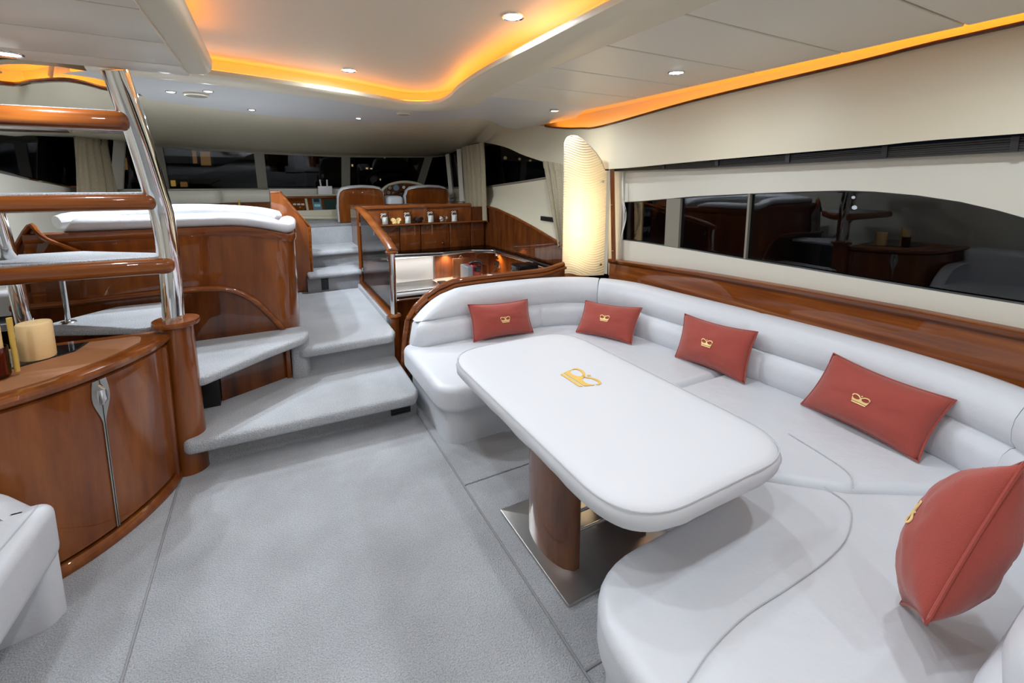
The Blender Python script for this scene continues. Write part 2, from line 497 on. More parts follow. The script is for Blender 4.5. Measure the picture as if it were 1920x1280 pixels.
# ---- forward headlining: one continuous surface from the ceiling edge down to the window heads
EW = [ (V(-1.50, -1.6, 2.10), V(-1.86, -1.6, 1.86)), (V(-1.60, 3.2, 2.10), V(-1.86, 3.2, 1.88)),
       (P(0, 158, 'z', 2.12), P(0, 253, 'x', -1.8)), (P(60, 155, 'z', 2.12), P(60, 254, 'x', -1.8)),
       (P(110, 152, 'z', 2.12), P(140, 258, 'x', -1.78)), (P(150, 156, 'z', 2.13), P(205, 262, 'y', 7.0)),
       (P(205, 170, 'z', 2.15), P(240, 266, 'y', 7.2)), (P(300, 185, 'z', 2.15), P(330, 274, 'y', 7.3)),
       (P(400, 200, 'z', 2.15), P(420, 281, 'y', 7.3)), (P(500, 213, 'z', 2.15), P(500, 286, 'y', 7.3)),
       (P(600, 221, 'z', 2.15), P(590, 290, 'y', 7.3)), (P(700, 226, 'z', 2.15), P(690, 293, 'y', 7.3)),
       (P(790, 226, 'z', 2.15), P(785, 294, 'y', 7.3)), (P(850, 222, 'z', 2.15), P(835, 290, 'y', 7.15)),
       (P(905, 221, 'z', 2.14), P(870, 276, 'x', 2.6)), (P(955, 225, 'x', 2.44), P(900, 267, 'x', 2.6)),
       (P(1000, 233, 'x', 2.56), P(945, 275, 'x', 2.6)), (P(1045, 240, 'x', 2.6), P(985, 292, 'x', 2.6)),
       (P(1090, 241, 'x', 2.6), P(1055, 312, 'x', 2.6)), (P(1130, 237, 'x', 2.6), P(1139, 317, 'x', 2.6)),
       (P(1300, 190, 'x', 2.6), P(1300, 303, 'x', 2.6)), (P(1600, 120, 'x', 2.6), P(1600, 277, 'x', 2.6)),
       (P(1920, 45, 'x', 2.6), P(1920, 250, 'x', 2.6)), (V(2.6, -1.6, 2.17), V(2.6, -1.6, 1.74)) ]
E_ = catmull([a for a, b in EW], 4); W_ = catmull([b for a, b in EW], 4)
cen = V(0.4, 3.0, 1.9)
def out_bulge(q, j):
    d = (E_[j] + W_[j]) / 2 - cen; d.z = 0
    if abs(d.x) > 1.5 * abs(d.y): d = V(d.x, 0, 0)
    d.normalize()
    g = (E_[j] - W_[j]); amp = 0.10 * min(1.2, math.hypot(g.x, g.y)) + 0.03
    return (d * 0.5 + V(0, 0, -0.45 if (j < 26 or 58 < j < 72) else 0.35)) * (amp * math.sin(PI * q))
hd_th = []
for j in range(len(E_)):
    d = W_[j] - cen; d.z = 0; d.normalize(); hd_th.append(d * 0.03 + V(0, 0, 0.012))
struct(shell('wall_upper', between(E_, W_, 9, out_bulge), hd_th, 'cream'))

# trims (dark hardwood) on top of the side pelmets, and their LED coves
i0 = 16 * 4
trim_s = E_[i0 + 2:]
struct(tube('trim_1', [p + V(-0.004, 0, 0.004) for p in trim_s], 0.009, 'wood_dark', n=8))
trim_p = E_[6: 6 * 4 + 3]
struct(tube('trim_2', [p + V(0.004, 0, 0.008) for p in trim_p], 0.014, 'wood_dark', n=8))
cs_ = E_[i0 - 3:]
cove_s = [[V(min(p.x, 2.6) - 0.235, p.y, 2.165) for p in cs_], [V(min(p.x, 2.6) - 0.10, p.y, 2.225) for p in cs_], [V(p.x + 0.05, p.y, 2.235) for p in cs_],
          [V(p.x + 0.13, p.y, 2.19) for p in cs_], [V(p.x + 0.15, p.y, p.z - 0.06) for p in cs_]]
struct(shell('ceiling', cove_s, (0.02, 0, 0.02), 'recess'))
def led_tape(label, path, wdt=0.012):
    o = sweep('led_strip', path, [(-wdt, 0), (wdt, 0), (wdt, 0.006), (-wdt, 0.006)], 'led', smooth=False)
    return tag(o, label, 'light strip', 'amber cove lighting')
struct(sweep('ceiling', [p + V(0.06, 0, -0.012) for p in trim_s], [(-0.06, -0.008), (0.09, -0.008), (0.09, 0.0), (-0.06, 0.0)], 'cream', side=-1))
led_tape('amber light strip glowing above the window wall behind the dark trim', [p + V(0.055, 0, -0.008) for p in trim_s])
NR_ = []
for j in range(len(E_)):
    t_ = E_[min(j + 2, len(E_) - 1)] - E_[max(j - 2, 0)]
    NR_.append(V(t_.y, -t_.x, 0).normalized())
JP = range(6, 27)
def inn(j, d): return E_[j] + NR_[j] * d
cove_p = [[V(inn(j, .20).x, inn(j, .20).y, 2.165) for j in JP], [V(inn(j, .03).x, inn(j, .03).y, 2.235) for j in JP], [V(inn(j, -.09).x, inn(j, -.09).y, 2.225) for j in JP], [inn(j, -.11) + V(0, 0, .012) for j in JP]]
struct(shell('ceiling', cove_p, (-0.02, 0, 0.02), 'recess'))
led_tape('amber light strip in the cove at the left, beyond the ladder', [inn(j, -.045) + V(0, 0, 0.004) for j in JP], .014)

# ---- ceiling: upper recess and the lip that hides its light strip
lip = catmull([(1.09, -1.6), (1.09, 0.2), (1.09, 1.25), (1.09, 1.83), (1.10, 2.4), (1.14, 2.85), (1.20, 3.2), (1.19, 3.48), (1.02, 3.60), (0.80, 3.50), (0.50, 3.36), (0.22, 3.27), (-0.22, 3.15), (-0.5, 3.09), (-0.76, 3.05)], 6)
lip = [Vector((p.x, p.y, 0)) for p in [Vector((q[0], q[1], 0)) for q in lip]]
struct(slab('ceiling', [(-2.0, -1.7), (1.55, -1.7), (1.55, 3.9), (-2.0, 3.9)], ZC, ZC + 0.04, 'recess', smooth=False))
lp = [(0.0, 2.172), (-.004, 2.160), (0.0, 2.146), (0.025, 2.128), (0.07, 2.116), (0.13, 2.114), (0.20, 2.122), (0.245, ZP), (0.245, 2.165), (0.10, 2.172)]
struct(sweep('trim_3', lip, lp, 'cream'))
def lip_off(d, z, sub=None):
    out = []
    for i, p in enumerate(lip):
        t_ = lip[min(i + 1, len(lip) - 1)] - lip[max(i - 1, 0)]
        n_ = Vector((t_.y, -t_.x, 0)).normalized()
        out.append(p + n_ * d + V(0, 0, z))
    return out
led_tape('amber light strip hidden along the lip of the central ceiling recess', lip_off(0.05, 2.174))
struct(sweep('ceiling', lip, [(.14, 2.16), (.15, 2.16), (.16, 2.252), (.12, 2.252), (.135, 2.235)], 'recess'))
# starboard ceiling panels
cg = struct(bpy.data.objects.new('ceiling', None)); col.objects.link(cg)
ys = [-1.6, -0.9, -0.48, -0.06, 0.36, 0.78, 1.20, 1.62, 2.055, 2.50, 2.94]
for a, b_ in zip(ys, ys[1:]):
    box('ceiling_panel', (1.335, a + .004, ZP), (2.37, b_ - .004, ZP + .03), 'ceiling_white', cg, r=.006)
i1 = [i for i, p in enumerate(lip_off(0.24, 0)) if p.y > 2.96 and p.x > 1.0]
edge = [p for p in lip_off(0.238, 0)[i1[0]:]]
fwd = [(2.37, 2.945), (1.36, 2.945)] + [(p.x, p.y) for p in edge if p.x > -0.95] + [(inn(j, .19).x, inn(j, .19).y) for j in range(17, 25)] + [(q.x, q.y) for q in E_[6 * 4 + 3:18 * 4 + 1:2]] + [(2.37, 3.15)]
o = mesh('ceiling', [(x, y, ZP + .004) for x, y in fwd], [tuple(range(len(fwd)))], 'planks', smooth=False)
bmx = bmesh.new(); bmx.from_mesh(o.data); bmesh.ops.triangulate(bmx, faces=bmx.faces[:], ngon_method='EAR_CLIP'); bmx.to_mesh(o.data); bmx.free(); struct(o)
struct(slab('ceiling', [(-2.0, 3.0), (2.8, 3.0), (2.8, 7.6), (-2.0, 7.6)], 2.30, 2.33, 'recess', smooth=False))
# port soffit over the ladder
pl_ = rpoly([(-0.19, -1.6, 0), (-0.19, 2.72, .07), (-1.6, 2.60, 0), (-1.6, -1.6, 0)])
struct(slab('ceiling', pl_, ZL - 0.002, ZL + 0.075, 'cream', rb=0.05, rt=0.01, n=5))
ys = [-1.5, -0.54, -0.16, 0.22, 0.60, 0.97, 1.34, 1.72, 2.085, 2.455, 2.66]
for a, b_ in zip(ys, ys[1:]):
    sk = -0.06
    slab('ceiling_panel', [(-0.285 - (0.004 if b_ < 2.6 else .01), a + .004), (-0.285, b_ - .004), (-1.6, b_ - .004 + sk), (-1.6, a + .004 + sk)][::-1], ZL - .014, ZL + .004, 'ceiling_white', cg, rb=.004, n=2)
led_tape('amber light strip on top of the port soffit edge', [V(-0.235, -1.5, ZL + .078), V(-0.235, 2.6, ZL + .078)])

# ---- starboard saloon wall
def wl(pts, x): return [P(u, v, 'x', x) for u, v in pts]
XW = 2.72
blind_t = [(1145, 312), (1300, 304), (1600, 280), (1920, 254)]
blind_b = [(1145, 321), (1300, 316), (1600, 300), (1920, 283)]
def ext(l, dx=0.0): return l + [V(l[-1].x, -1.6, l[-1].z + (l[-1].z - l[-2].z) * 1.0)]
BT, BB = ext(wl(blind_t, 2.66)), ext(wl(blind_b, 2.66))
bl = thing('pleated_blind', 'dark pleated blind folded up in a narrow band above the side window', 'blind', (2.66, 1.5, 1.64))
shell('blind_headrail', between(BT, BB, 2), (0.05, 0, 0), 'blind', bl, smooth=False)
for k in range(6):
    q = (k + .5) / 6
    tube('blind_pleat', [a.lerp(b_, q) + V(-0.002, 0, 0) for a, b_ in zip(BT, BB)], 0.0045, 'dark_frame', bl, n=6)
for u in (1245, 1345, 1478, 1660, 1905):
    v0 = 312 - (u - 1145) * 58 / 775; v1 = 321 - (u - 1145) * 38 / 775
    a, b_ = P(u, v0, 'x', 2.652), P(u, v1, 'x', 2.652)
    box('blind_bracket', (a.x - .006, a.y - .012, b_.z), (a.x + .01, a.y + .012, a.z), 'black', bl)
wt_px = [(1145, 380), (1200, 377), (1300, 368), (1400, 363), (1500, 359), (1580, 357), (1640, 359), (1720, 366), (1800, 378), (1870, 394), (1920, 408)]
wb_px = [(1145, 447), (1200, 454), (1300, 470), (1400, 487), (1500, 503), (1580, 517), (1640, 527), (1720, 540), (1800, 553), (1870, 564), (1920, 572)]
WT, WB = wl(wt_px, XW), wl(wb_px, XW)
tail = [(0.40, -.05), (0.1, -.13), (-0.2, -.18), (-0.45, -.22)]
zt0 = WT[-1].z
WT += [V(XW, y, zt0 + d) for y, d in tail]; WB += [V(XW, y, WB[-1].z) for y, d in tail]
UB = [V(XW, p.y, 1.62 + 0.0 * p.y) for p in WT]
def zat(l, y):
    for a_, b2 in zip(l, l[1:]):
        if a_.y >= y >= b2.y: return a_.z + (b2.z - a_.z) * (a_.y - y) / (a_.y - b2.y)
    return l[0].z if y > l[0].y else l[-1].z
UB = [V(XW, p.y, zat(BB, p.y) + .05) for p in WT]
endt = [V(XW, -1.6, UB[-1].z)]
struct(shell('wall_right', between(WT + [V(XW, -1.6, WT[-1].z)], UB + endt, 2), (0.05, 0, 0), 'window_cream'))
LB = [V(XW, p.y, 0.80) for p in WB] + [V(XW, -1.6, 0.80)]
struct(shell('wall_right', between(LB, WB + [V(XW, -1.6, WB[-1].z)], 2), (0.05, 0, 0), 'window_cream'))
struct(vslab('wall_right', [V(XW, -0.45, 0.8), V(XW, -1.6, .8), V(XW, -1.6, 1.75), V(XW, -0.45, 1.75)], (0.05, 0, 0), 'window_cream', smooth=False))
win = struct(bpy.data.objects.new('window_1', None)); col.objects.link(win)
shell('pane', between([p + V(.03, 0, 0) for p in WB], [p + V(.03, 0, 0) for p in WT], 2), (0.008, 0, 0), 'glass', win, smooth=False)
tube('window_frame', [p + V(.012, 0, 0) for p in WT], 0.007, 'dark_frame', win, n=6)
tube('window_frame', [p + V(.012, 0, 0) for p in WB], 0.009, 'dark_frame', win, n=6)
def wpost(u, wpx, mat, dx=0.0):
    a, b_ = P(u, 380 - (u - 1145) * .075, 'x', XW), P(u + wpx, 380 - (u - 1145) * .075, 'x', XW)
    zb = P(u, 447 + (u - 1145) * .157, 'x', XW).z
    box('window_post', (XW + .005 + dx, b_.y, zb), (XW + .028, a.y, a.z + 0.005), mat, win)
wpost(1249, 26, 'mullion')
wpost(1402, 4, 'mullion')
# hardwood ledge running under the window
LT, LG = ext(wl([(1140, 487), (1300, 510), (1500, 545), (1700, 582), (1920, 626)], 2.66)), ext(wl([(1140, 520), (1300, 560), (1500, 605), (1700, 650), (1920, 705)], 2.64))
lg = struct(bpy.data.objects.new('trim_4', None)); col.objects.link(lg)
shell('ledge_face', between([V(p.x, p.y, .40) for p in LG], [p + V(0.02, 0, -.012) for p in LT], 2), (0.03, 0, 0), 'wood_y', lg)
shell('ledge_top', [[p + V(0.0, 0, -.012) for p in LT], [p + V(-.006, 0, 0) for p in LT], [p + V(0.01, 0, .010) for p in LT], [p + V(0.13, 0, .006) for p in LT]], (0.01, 0, -0.02), 'wood_y', lg)
# post between lamp and window
pb, pt_ = P(1151, 490, 'x', 2.64), P(1148, 318, 'x', 2.64)
pg = struct(bpy.data.objects.new('trim_5', None)); col.objects.link(pg)
tube('post', [pb, pt_], 0.026, 'wood', pg, n=4, smooth=False)
for q in (0.12, 0.62):
    p = pb.lerp(pt_, q) + V(-0.02, -.01, 0)
    lathe('screw_cap', [(0.0, 0), (.008, 0), (.008, .004), (0, .004)], p, 'chrome', pg, n=10)
struct(shell('wall_right', between([V(2.70, 3.16, .7), V(2.70, 3.02, .7)], [V(2.70, 3.2, 1.75), V(2.70, 3.0, 1.75)], 2), (.03, 0, 0), 'window_cream'))

# ---- starboard wall forward of the lamp (cream under the forward side window, hardwood fairing below)
sb_px = [(848, 352), (880, 352), (915, 350), (950, 345), (985, 340), (1015, 335), (1060, 329)]
SB = wl(sb_px, 2.6)
ft_px = [(848, 380), (880, 380), (905, 385), (935, 393), (970, 409), (1005, 428), (1060, 461)]
FT = wl(ft_px, 2.52)
for a, b_ in zip(SB, FT): b_.y = a.y if False else b_.y
struct(shell('wall_right', between(FT, SB, 5, lambda q, j: V(0.05 * math.sin(PI * q), 0, 0)), (0.04, 0, 0), 'cream'))
win2 = struct(bpy.data.objects.new('window_2', None)); col.objects.link(win2)
wt2 = [P(u, v, 'x', 2.6) for u, v in [(848, 285), (880, 272), (905, 266), (940, 273), (985, 292), (1020, 304), (1060, 313)]]
shell('pane', between([p + V(.02, 0, 0) for p in SB], [p + V(.02, 0, .02) for p in wt2], 2), (0.008, 0, 0), 'glass', win2, smooth=False)
tube('window_frame', [p + V(.005, 0, 0) for p in SB], 0.014, 'mullion', win2, n=6)
a, b_ = P(860, 350, 'x', 2.56), P(852, 285, 'x', 2.58)
tube('window_post', [P(868, 385, 'x', 2.56), P(862, 280, 'x', 2.58)], 0.05, 'window_cream', win2, n=4, smooth=False)
tube('window_post', [P(848, 372, 'x', 2.56), P(840, 290, 'x', 2.58)], 0.045, 'window_cream', win2, n=4, smooth=False)
box('vent_slot', (2.548, 3.86, 1.135), (2.585, 4.10, 1.18), 'black', win2, r=.004)
fz = [V(2.50, p.y, 0.70) for p in FT]
struct(shell('wall_right', between(fz, [p + V(-.02, 0, 0) for p in FT], 2), (0.05, 0, 0), 'wood_dark'))
struct(tube('trim_6', [p + V(-.02, 0, .004) for p in FT], 0.016, 'wood', n=8))
struct(shell('wall_right', between([V(2.54, 5.6, -.5), V(2.54, 3.3, -.5)], [V(2.54, 5.6, .72), V(2.54, 3.3, .72)], 2), (0.05, 0, 0), 'wood', smooth=False))

# ---- port wall
LW = -1.84
pw_b = [P(0, 322, 'x', -1.8), P(60, 336, 'x', -1.8), P(130, 350, 'x', -1.8), P(205, 353, 'y', 7.05)]
pw_b = [V(LW, -1.6, 1.70), V(LW, 2.4, 1.70), V(LW, 3.6, 1.68)] + pw_b
struct(shell('wall_left', between([V(p.x - .02, p.y, 0) for p in pw_b], pw_b, 2), (-0.04, 0, 0), 'window_cream'))
win3 = struct(bpy.data.objects.new('window_3', None)); col.objects.link(win3)
pw_t = [V(-1.86, 2.4, 1.9), V(-1.84, 3.6, 1.9), P(0, 250, 'x', -1.8), P(60, 251, 'x', -1.8), P(130, 254, 'x', -1.8), P(205, 258, 'y', 7.05)]
shell('pane', between([p + V(-.02, 0, 0) for p in pw_b[1:]], [p + V(-.02, 0, .02) for p in pw_t], 2), (-0.008, 0, 0), 'glass', win3, smooth=False)
tube('window_frame', [p + V(0, 0, .0) for p in pw_b[1:]], 0.012, 'chrome', win3, n=6)
struct(vslab('wall_left', [V(LW, -1.6, 1.6), V(LW, 2.4, 1.6), V(LW, 2.4, 1.95), V(LW, -1.6, 1.95)], (-.04, 0, 0), 'window_cream', smooth=False))
wallp = P(204, 355, 'y', 7.05)
struct(vslab('wall_left', [P(206, 355, 'y', 7.05), P(230, 355, 'y', 7.25), P(234, 262, 'y', 7.25), P(213, 260, 'y', 7.05)], (0, .06, 0), 'window_cream', smooth=False))

# ---- stern (behind the viewpoint)
struct(box('wall_back', (-2.3, -1.66, 0), (2.9, -1.6, 2.3), 'window_cream', smooth=False))

# ---- windscreen
ws = struct(bpy.data.objects.new('window_4', None)); col.objects.link(ws)
wsb = [P(u, 354, 'y', 7.42) for u in (225, 310, 493, 648, 785, 852)]
wst = [P(u, v, 'y', 7.3) for u, v in ((228, 264), (295, 270), (485, 283), (648, 290), (805, 291), (842, 288))]
for i in range(5):
    shell('pane', between([wsb[i], wsb[i + 1]], [wst[i], wst[i + 1]], 2), (0, 0.008, 0), 'glass', ws, smooth=False)
for i, r in ((1, .05), (2, .062), (3, .062), (4, .062)):
    a, b_ = wsb[i], wst[i]
    vslab('mullion', [a + V(-r, -.03, 0), a + V(r, -.03, 0), b_ + V(r, -.03, .02), b_ + V(-r, -.03, .02)], (0, .03, 0), 'mullion', ws, smooth=False)
shell('head_frame', between([p + V(0, -.035, -.04) for p in wst], [p + V(0, -.035, .05) for p in wst], 2), (0, .02, 0), 'mullion', ws, smooth=False)
struct(vslab('wall_front', [V(-1.9, 7.42, .9), V(2.85, 7.42, .9), V(2.85, 7.42, 1.45), V(-1.9, 7.42, 1.45)], (0, .06, 0), 'window_cream', smooth=False))

# ================================================================== LIGHT FITTINGS
def downlight(x, y, z, label, r=0.045, power=DL_POWER, group='ceiling downlights'):
    g = thing('downlight', label, 'light', (x, y, z), group)
    lathe('bezel', [(r * .78, 0.004), (r * .8, -.004), (r * .95, -.007), (r, -.003), (r, .002), (r * .78, .006)], (x, y, z), 'chrome', g, n=24, cap=False)
    lathe('lens', [(0.0, -.004), (r * .5, -.004), (r * .8, -.001), (r * .8, .004), (0, .004)], (x, y, z), 'lens', g, n=20, cap=False)
    l = bpy.data.lights.new('downlight_lamp', 'AREA'); l.shape = 'DISK'; l.size = r * 1.6
    l.energy = power; l.color = COOL; l.spread = PI
    lo = bpy.data.objects.new('downlight_lamp', l); lo.location = (0, 0, -0.012); lo.parent = g; col.objects.link(lo)
a = P(962, 30, 'z', ZC); downlight(a.x, a.y, ZC, 'large round downlight nearest the viewer in the central recess', .05)
a = P(654, 131, 'z', ZC); downlight(a.x, a.y, ZC, 'round downlight near the forward edge of the central recess', .05)
a = P(1268, 135, 'z', ZP); downlight(a.x, a.y, ZP - .001, 'downlight in a panelled ceiling strip above the sofa back', .045)
a = P(1040, 207, 'z', ZP); downlight(a.x, a.y, ZP - .001, 'downlight in the panelled ceiling above the lamp corner', .04)
a = P(12, 100, 'z', ZL - .015); downlight(a.x, a.y, ZL - .015, 'downlight in the soffit beside the flybridge ladder', .05)
for (u, v, lb) in ((320, 172, 'small downlight left of the oval speaker in the forward ceiling'), (390, 171, 'small downlight right of the oval speaker in the forward ceiling'),
                   (472, 206, 'small downlight at the forward ceiling edge over the dinette'), (672, 222, 'small downlight at the forward ceiling edge over the helm seats')):
    a = P(u, v, 'z', ZP); downlight(a.x, a.y, ZP + .003, lb, .032, DL_POWER * 3.4)
for (x, y, z, lb) in ((0.20, 1.40, ZC, 'added unseen recess downlight left of the large one, overhead'), (0.95, 0.45, ZC, 'added unseen recess downlight above the near end of the table'), (0.15, 0.45, ZC, 'added unseen recess downlight directly over the viewpoint'),
        (0.5, -0.9, ZC, 'added unseen recess downlight nearest the stern wall'), (1.95, 0.57, ZP - .001, 'added unseen panel downlight over the near sofa corner'), (1.95, -0.7, ZP - .001, 'added unseen panel downlight behind the near sofa back'),
        (-0.95, 1.15, ZL - .015, 'added unseen soffit downlight over the port settee'), (-0.95, -0.3, ZL - .015, 'added unseen soffit downlight at the stern end of the port side')):
    downlight(x, y, z, lb, .05, group='added downlights out of view')  # extra downlights out of view, added to light the saloon
for (u, v, wd, lb) in ((368, 177, .075, 'oval flush speaker between two small downlights'), (757, 213, .06, 'oval flush speaker over the galley')):
    a = P(u, v, 'z', ZP)
    g = thing('ceiling_speaker', lb, 'speaker', (a.x, a.y, ZP), 'flush ceiling speakers')
    lathe('rim', [(wd, 0.004), (wd, -.006), (wd * .85, -.012), (wd * .85, .004)], (a.x, a.y, ZP), 'cream', g, cap=False)
    lathe('grille', [(0, -.008), (wd * .84, -.008), (wd * .84, 0), (0, 0)], (a.x, a.y, ZP), 'mullion', g, cap=False)

# wavy glowing corner lamp
lm = thing('wall_lamp', 'tall glowing corner lamp with a wavy ribbed cream shade', 'lamp', (2.45, 3.2, .74))
A0, B0 = V(2.31, 3.33, 0), V(2.60, 3.10, 0)
ax_ = (B0 - A0); nrm = V(-ax_.y, ax_.x, 0).normalized(); nrm = nrm if nrm.y < 0 else -nrm
zt_tab = [(0, 1.885), (.06, 1.925), (.16, 1.937), (.3, 1.93), (.45, 1.895), (.6, 1.845), (.75, 1.785), (.87, 1.72), (.93, 1.665), (.955, 1.64), (1, 1.64)]
def ztop(q):
    for (a, za), (b2, zb) in zip(zt_tab, zt_tab[1:]):
        if q <= b2: return za + (zb - za) * (q - a) / (b2 - a)
    return zt_tab[-1][1]
NR, NC = 58, 26
rows = []; fm = []
pitch = 1.27 / NR
for i in range(NR):
    for (f, dp) in ((0.0, 0.0), (0.30, .007), (0.72, .007)):
        r = []
        for j in range(NC + 1):
            q = j / NC
            zz = 0.70 + (i + f) * pitch + 0.030 * math.sin(q * 5.4 + 0.5 + i * .03) 
            zz = max(0.72, min(zz, ztop(q)))
            bow = 0.06 * math.sin(PI * min(1, q * 1.02)) 
            p = A0.lerp(B0, q) + nrm * (bow + dp); p.z = zz
            r.append(p)
        rows.append(r)
Vv = [p for r in rows for p in r]; Fc = []; fm = []
for i in range(len(rows) - 1):
    for j in range(NC):
        a = i * (NC + 1) + j
        Fc.append((a, a + 1, a + NC + 2, a + NC + 1)); fm.append(0 if i % 3 != 2 else 1)
o = mesh('lamp_shade', Vv, Fc, 'lamp_shade', lm, fmat=fm, mats=['lamp_shade', 'lamp_groove'], angle=60)
if len(o.data.polygons) != len(fm):
    pass
rim = [A0.lerp(B0, j / 40) + nrm * (.06 * math.sin(PI * min(1, j / 40 * 1.02)) + .004) + V(0, 0, ztop(j / 40)) for j in range(39)]
tube('shade_rim', [V(A0.x, A0.y, .73)] + rim, 0.004, 'cream', lm, n=6)
vslab('back_panel', [A0 + V(.03, .05, .73), B0 + V(.05, .09, .73), B0 + V(.05, .09, 1.62), A0 + V(.03, .05, 1.88)], (.01, .01, 0), 'white', lm, smooth=False)
for z in (0.82, 1.545):
    p = A0.lerp(B0, .9) + nrm * .035; box('shade_clip', (p.x - .012, p.y - .012, z - .01), (p.x + .012, p.y + .012, z + .01), 'chrome', lm, r=.003)
for z, pw in ((0.84, .24), (0.96, .40), (1.08, .55), (1.2, .6), (1.32, .55), (1.44, .40), (1.57, .26), (1.72, .18)):
    l = bpy.data.lights.new('lamp_bulb', 'POINT'); l.energy = pw; l.color = (1.0, .80, .52); l.shadow_soft_size = .04
    lo = bpy.data.objects.new('lamp_bulb', l); lo.parent = lm
    q = A0.lerp(B0, .42) + V(.012, .02, z); lo.location = q - Vector(lm.location); col.objects.link(lo)
vslab('side_strip', [B0 + V(0.0, 0, .73), B0 + V(.018, -.022, .73), B0 + V(.018, -.022, 1.64), B0 + V(0, 0, 1.64)], (.01, .01, 0), 'window_cream', lm, smooth=False)
wc = thing('cable', 'thin white cables hanging between the lamp post and the window', 'cable', (2.68, 2.98, 1.1))
for k in range(4):
    dy = -.012 * k
    tube('wire', catmull([V(2.675, 2.985, 1.62), V(2.672, 2.97 + dy * .3, 1.40), V(2.668, 2.95 + dy, 1.20 + .02 * k), V(2.672, 2.975 + dy * .4, 1.06 + .012 * k), V(2.676, 2.99, 1.02)], 5), 0.0022, 'white', wc, n=5)

# ================================================================== SOFA
sofa = thing('corner_sofa', 'white leather U-shaped corner sofa wrapped around the table', 'sofa', (2.1, 1.8, 0))
bp = catmull([(0.845, 3.02, 0), (1.2, 3.03, 0), (1.7, 3.03, 0), (2.05, 2.98, 0), (2.28, 2.84, 0), (2.40, 2.62, 0), (2.43, 2.3, 0), (2.47, 1.8, 0), (2.50, 1.3, 0), (2.49, .9, 0), (2.43, .62, 0), (2.28, .40, 0), (2.02, .29, 0), (1.6, .26, 0), (1.12, .25, 0)], 10)
def trimz(x):
    tab = [(.80, .15), (.835, .357), (.863, .519), (.90, .575), (.927, .613), (1.01, .685), (1.10, .735), (1.23, .774), (1.45, .782)]
    if x <= tab[0][0]: return tab[0][1]
    for (a, za), (b2, zb) in zip(tab, tab[1:]):
        if x <= b2: return za + (zb - za) * (x - a) / (b2 - a)
    return tab[-1][1]
def seg(i, j, n):
    return resample(bp[i:j + 1], n)
up = [(.05, .545), (.028, .575), (.022, .62), (.030, .665), (.055, .712), (.095, .742), (.135, .750), (.17, .742), (.195, .715), (.205, .66), (.205, .545)]
lo_ = [(.03, .34), (-.008, .38), (-.015, .43), (-.012, .48), (.002, .52), (.03, .548), (.06, .555), (.17, .555), (.17, .34)]
def prof_fn(base, endA, endB, farend):
    def f(q, p):
        e = 1.0
        if endA == 2 and q < .12: e = min(e, .35 + .65 * math.sqrt(max(0, 1 - (1 - q / .12) ** 2)))
        elif endA and q < .05: e = min(e, .90 + .10 * math.sqrt(max(0, 1 - (1 - q / .05) ** 2)))
        if endB == 2 and q > .86: e = min(e, .12 + .88 * math.sqrt(max(0, 1 - ((q - .86) / .14) ** 2)))
        elif endB and q > .95: e = min(e, .90 + .10 * math.sqrt(max(0, 1 - (1 - (1 - q) / .05) ** 2)))
        out = []
        cz = sum(z for d, z in base) / len(base); cd = .11
        zmin = min(z for d, z in base); zmax = max(z for d, z in base)
        for d, z in base:
            dd, zz = cd + (d - cd) * e, cz + (z - cz) * (e * .3 + .7)
            if farend and p.y > 2.9 and p.x < 1.5:
                top = trimz(p.x) - .03
                if base is up: zz = zmin + (zz - zmin) * max(0.02, min(1, (top - zmin) / (zmax - zmin)))
                else: zz = min(zz, max(.35, top))
            out.append((dd, zz))
        return out
    return f
n_ = len(bp) - 1
cuts = [0, 41, 73, 104, n_]
for a, b_, fe in ((1, 41, True), (41, 73, False), (73, 104, False), (104, n_, False)):
    sweep('backrest_roll', seg(a, b_, 40), prof_fn(up, 2 if a < 5 else 1, 2 if b_ == n_ else 1, fe), 'leather', sofa, side=-1)
for a, b_, fe in ((0, 25, True), (25, 45, False), (45, 75, False), (75, 104, False), (104, n_, False)):
    sweep('lumbar_cushion', seg(a, b_, 32), prof_fn(lo_, 2 if a < 5 else 1, 2 if b_ == n_ else 1, fe), 'leather', sofa, side=-1)
ZSEAT = .38
A_ = rpoly([(.785, 3.16, .08), (.785, 2.29, .18), (1.72, 2.29, .15), (1.70, 1.732, .10), (2.62, 1.732, .08), (2.60, 2.8, .25), (2.35, 3.17, .25)], 8)
B_ = rpoly([(1.70, 1.727, .10), (1.70, .985, .06), (1.90, .795, .10), (2.24, .59, .10), (2.58, .60, .08), (2.62, 1.727, .08)], 6)
C_ = rpoly([(.70, .98, .30), (1.67, .995, .08), (1.885, .797, .10), (2.235, .592, .10), (2.52, .52, .1), (2.36, .18, .2), (.70, .14, .25)], 10)
for pl in (A_, B_, C_):
    slab('seat_cushion', pl, .215, ZSEAT - .004, 'leather', sofa, rt=.045, rb=.035, n=6)
slab('seat_support', [(1.82, 1.95), (1.82, .92), (1.7, .8), (2.2, .40), (2.55, .5), (2.55, 1.95)], .2, .338, 'leather', sofa)
slab('sofa_base', inset(A_[::1], .055), 0.0, .225, 'leather', sofa, rb=.0, rt=.0)
slab('sofa_base', inset(B_, .03), 0.0, .225, 'leather', sofa)
slab('sofa_base', inset(C_, .03), 0.0, .225, 'leather', sofa, rb=.03)
def seam(name, px, z, r=.0018):
    tube(name, catmull([P(u, v, 'z', z) for u, v in px], 6), r, 'leather_seam', sofa, n=6)
seam('seam', [(1545, 912), (1592, 948), (1590, 1000), (1555, 1045), (1480, 1100), (1400, 1152), (1335, 1215), (1290, 1279)], ZSEAT + .001)
seam('seam', [(1478, 812), (1540, 850), (1590, 885), (1600, 915)], ZSEAT + .001, .002)
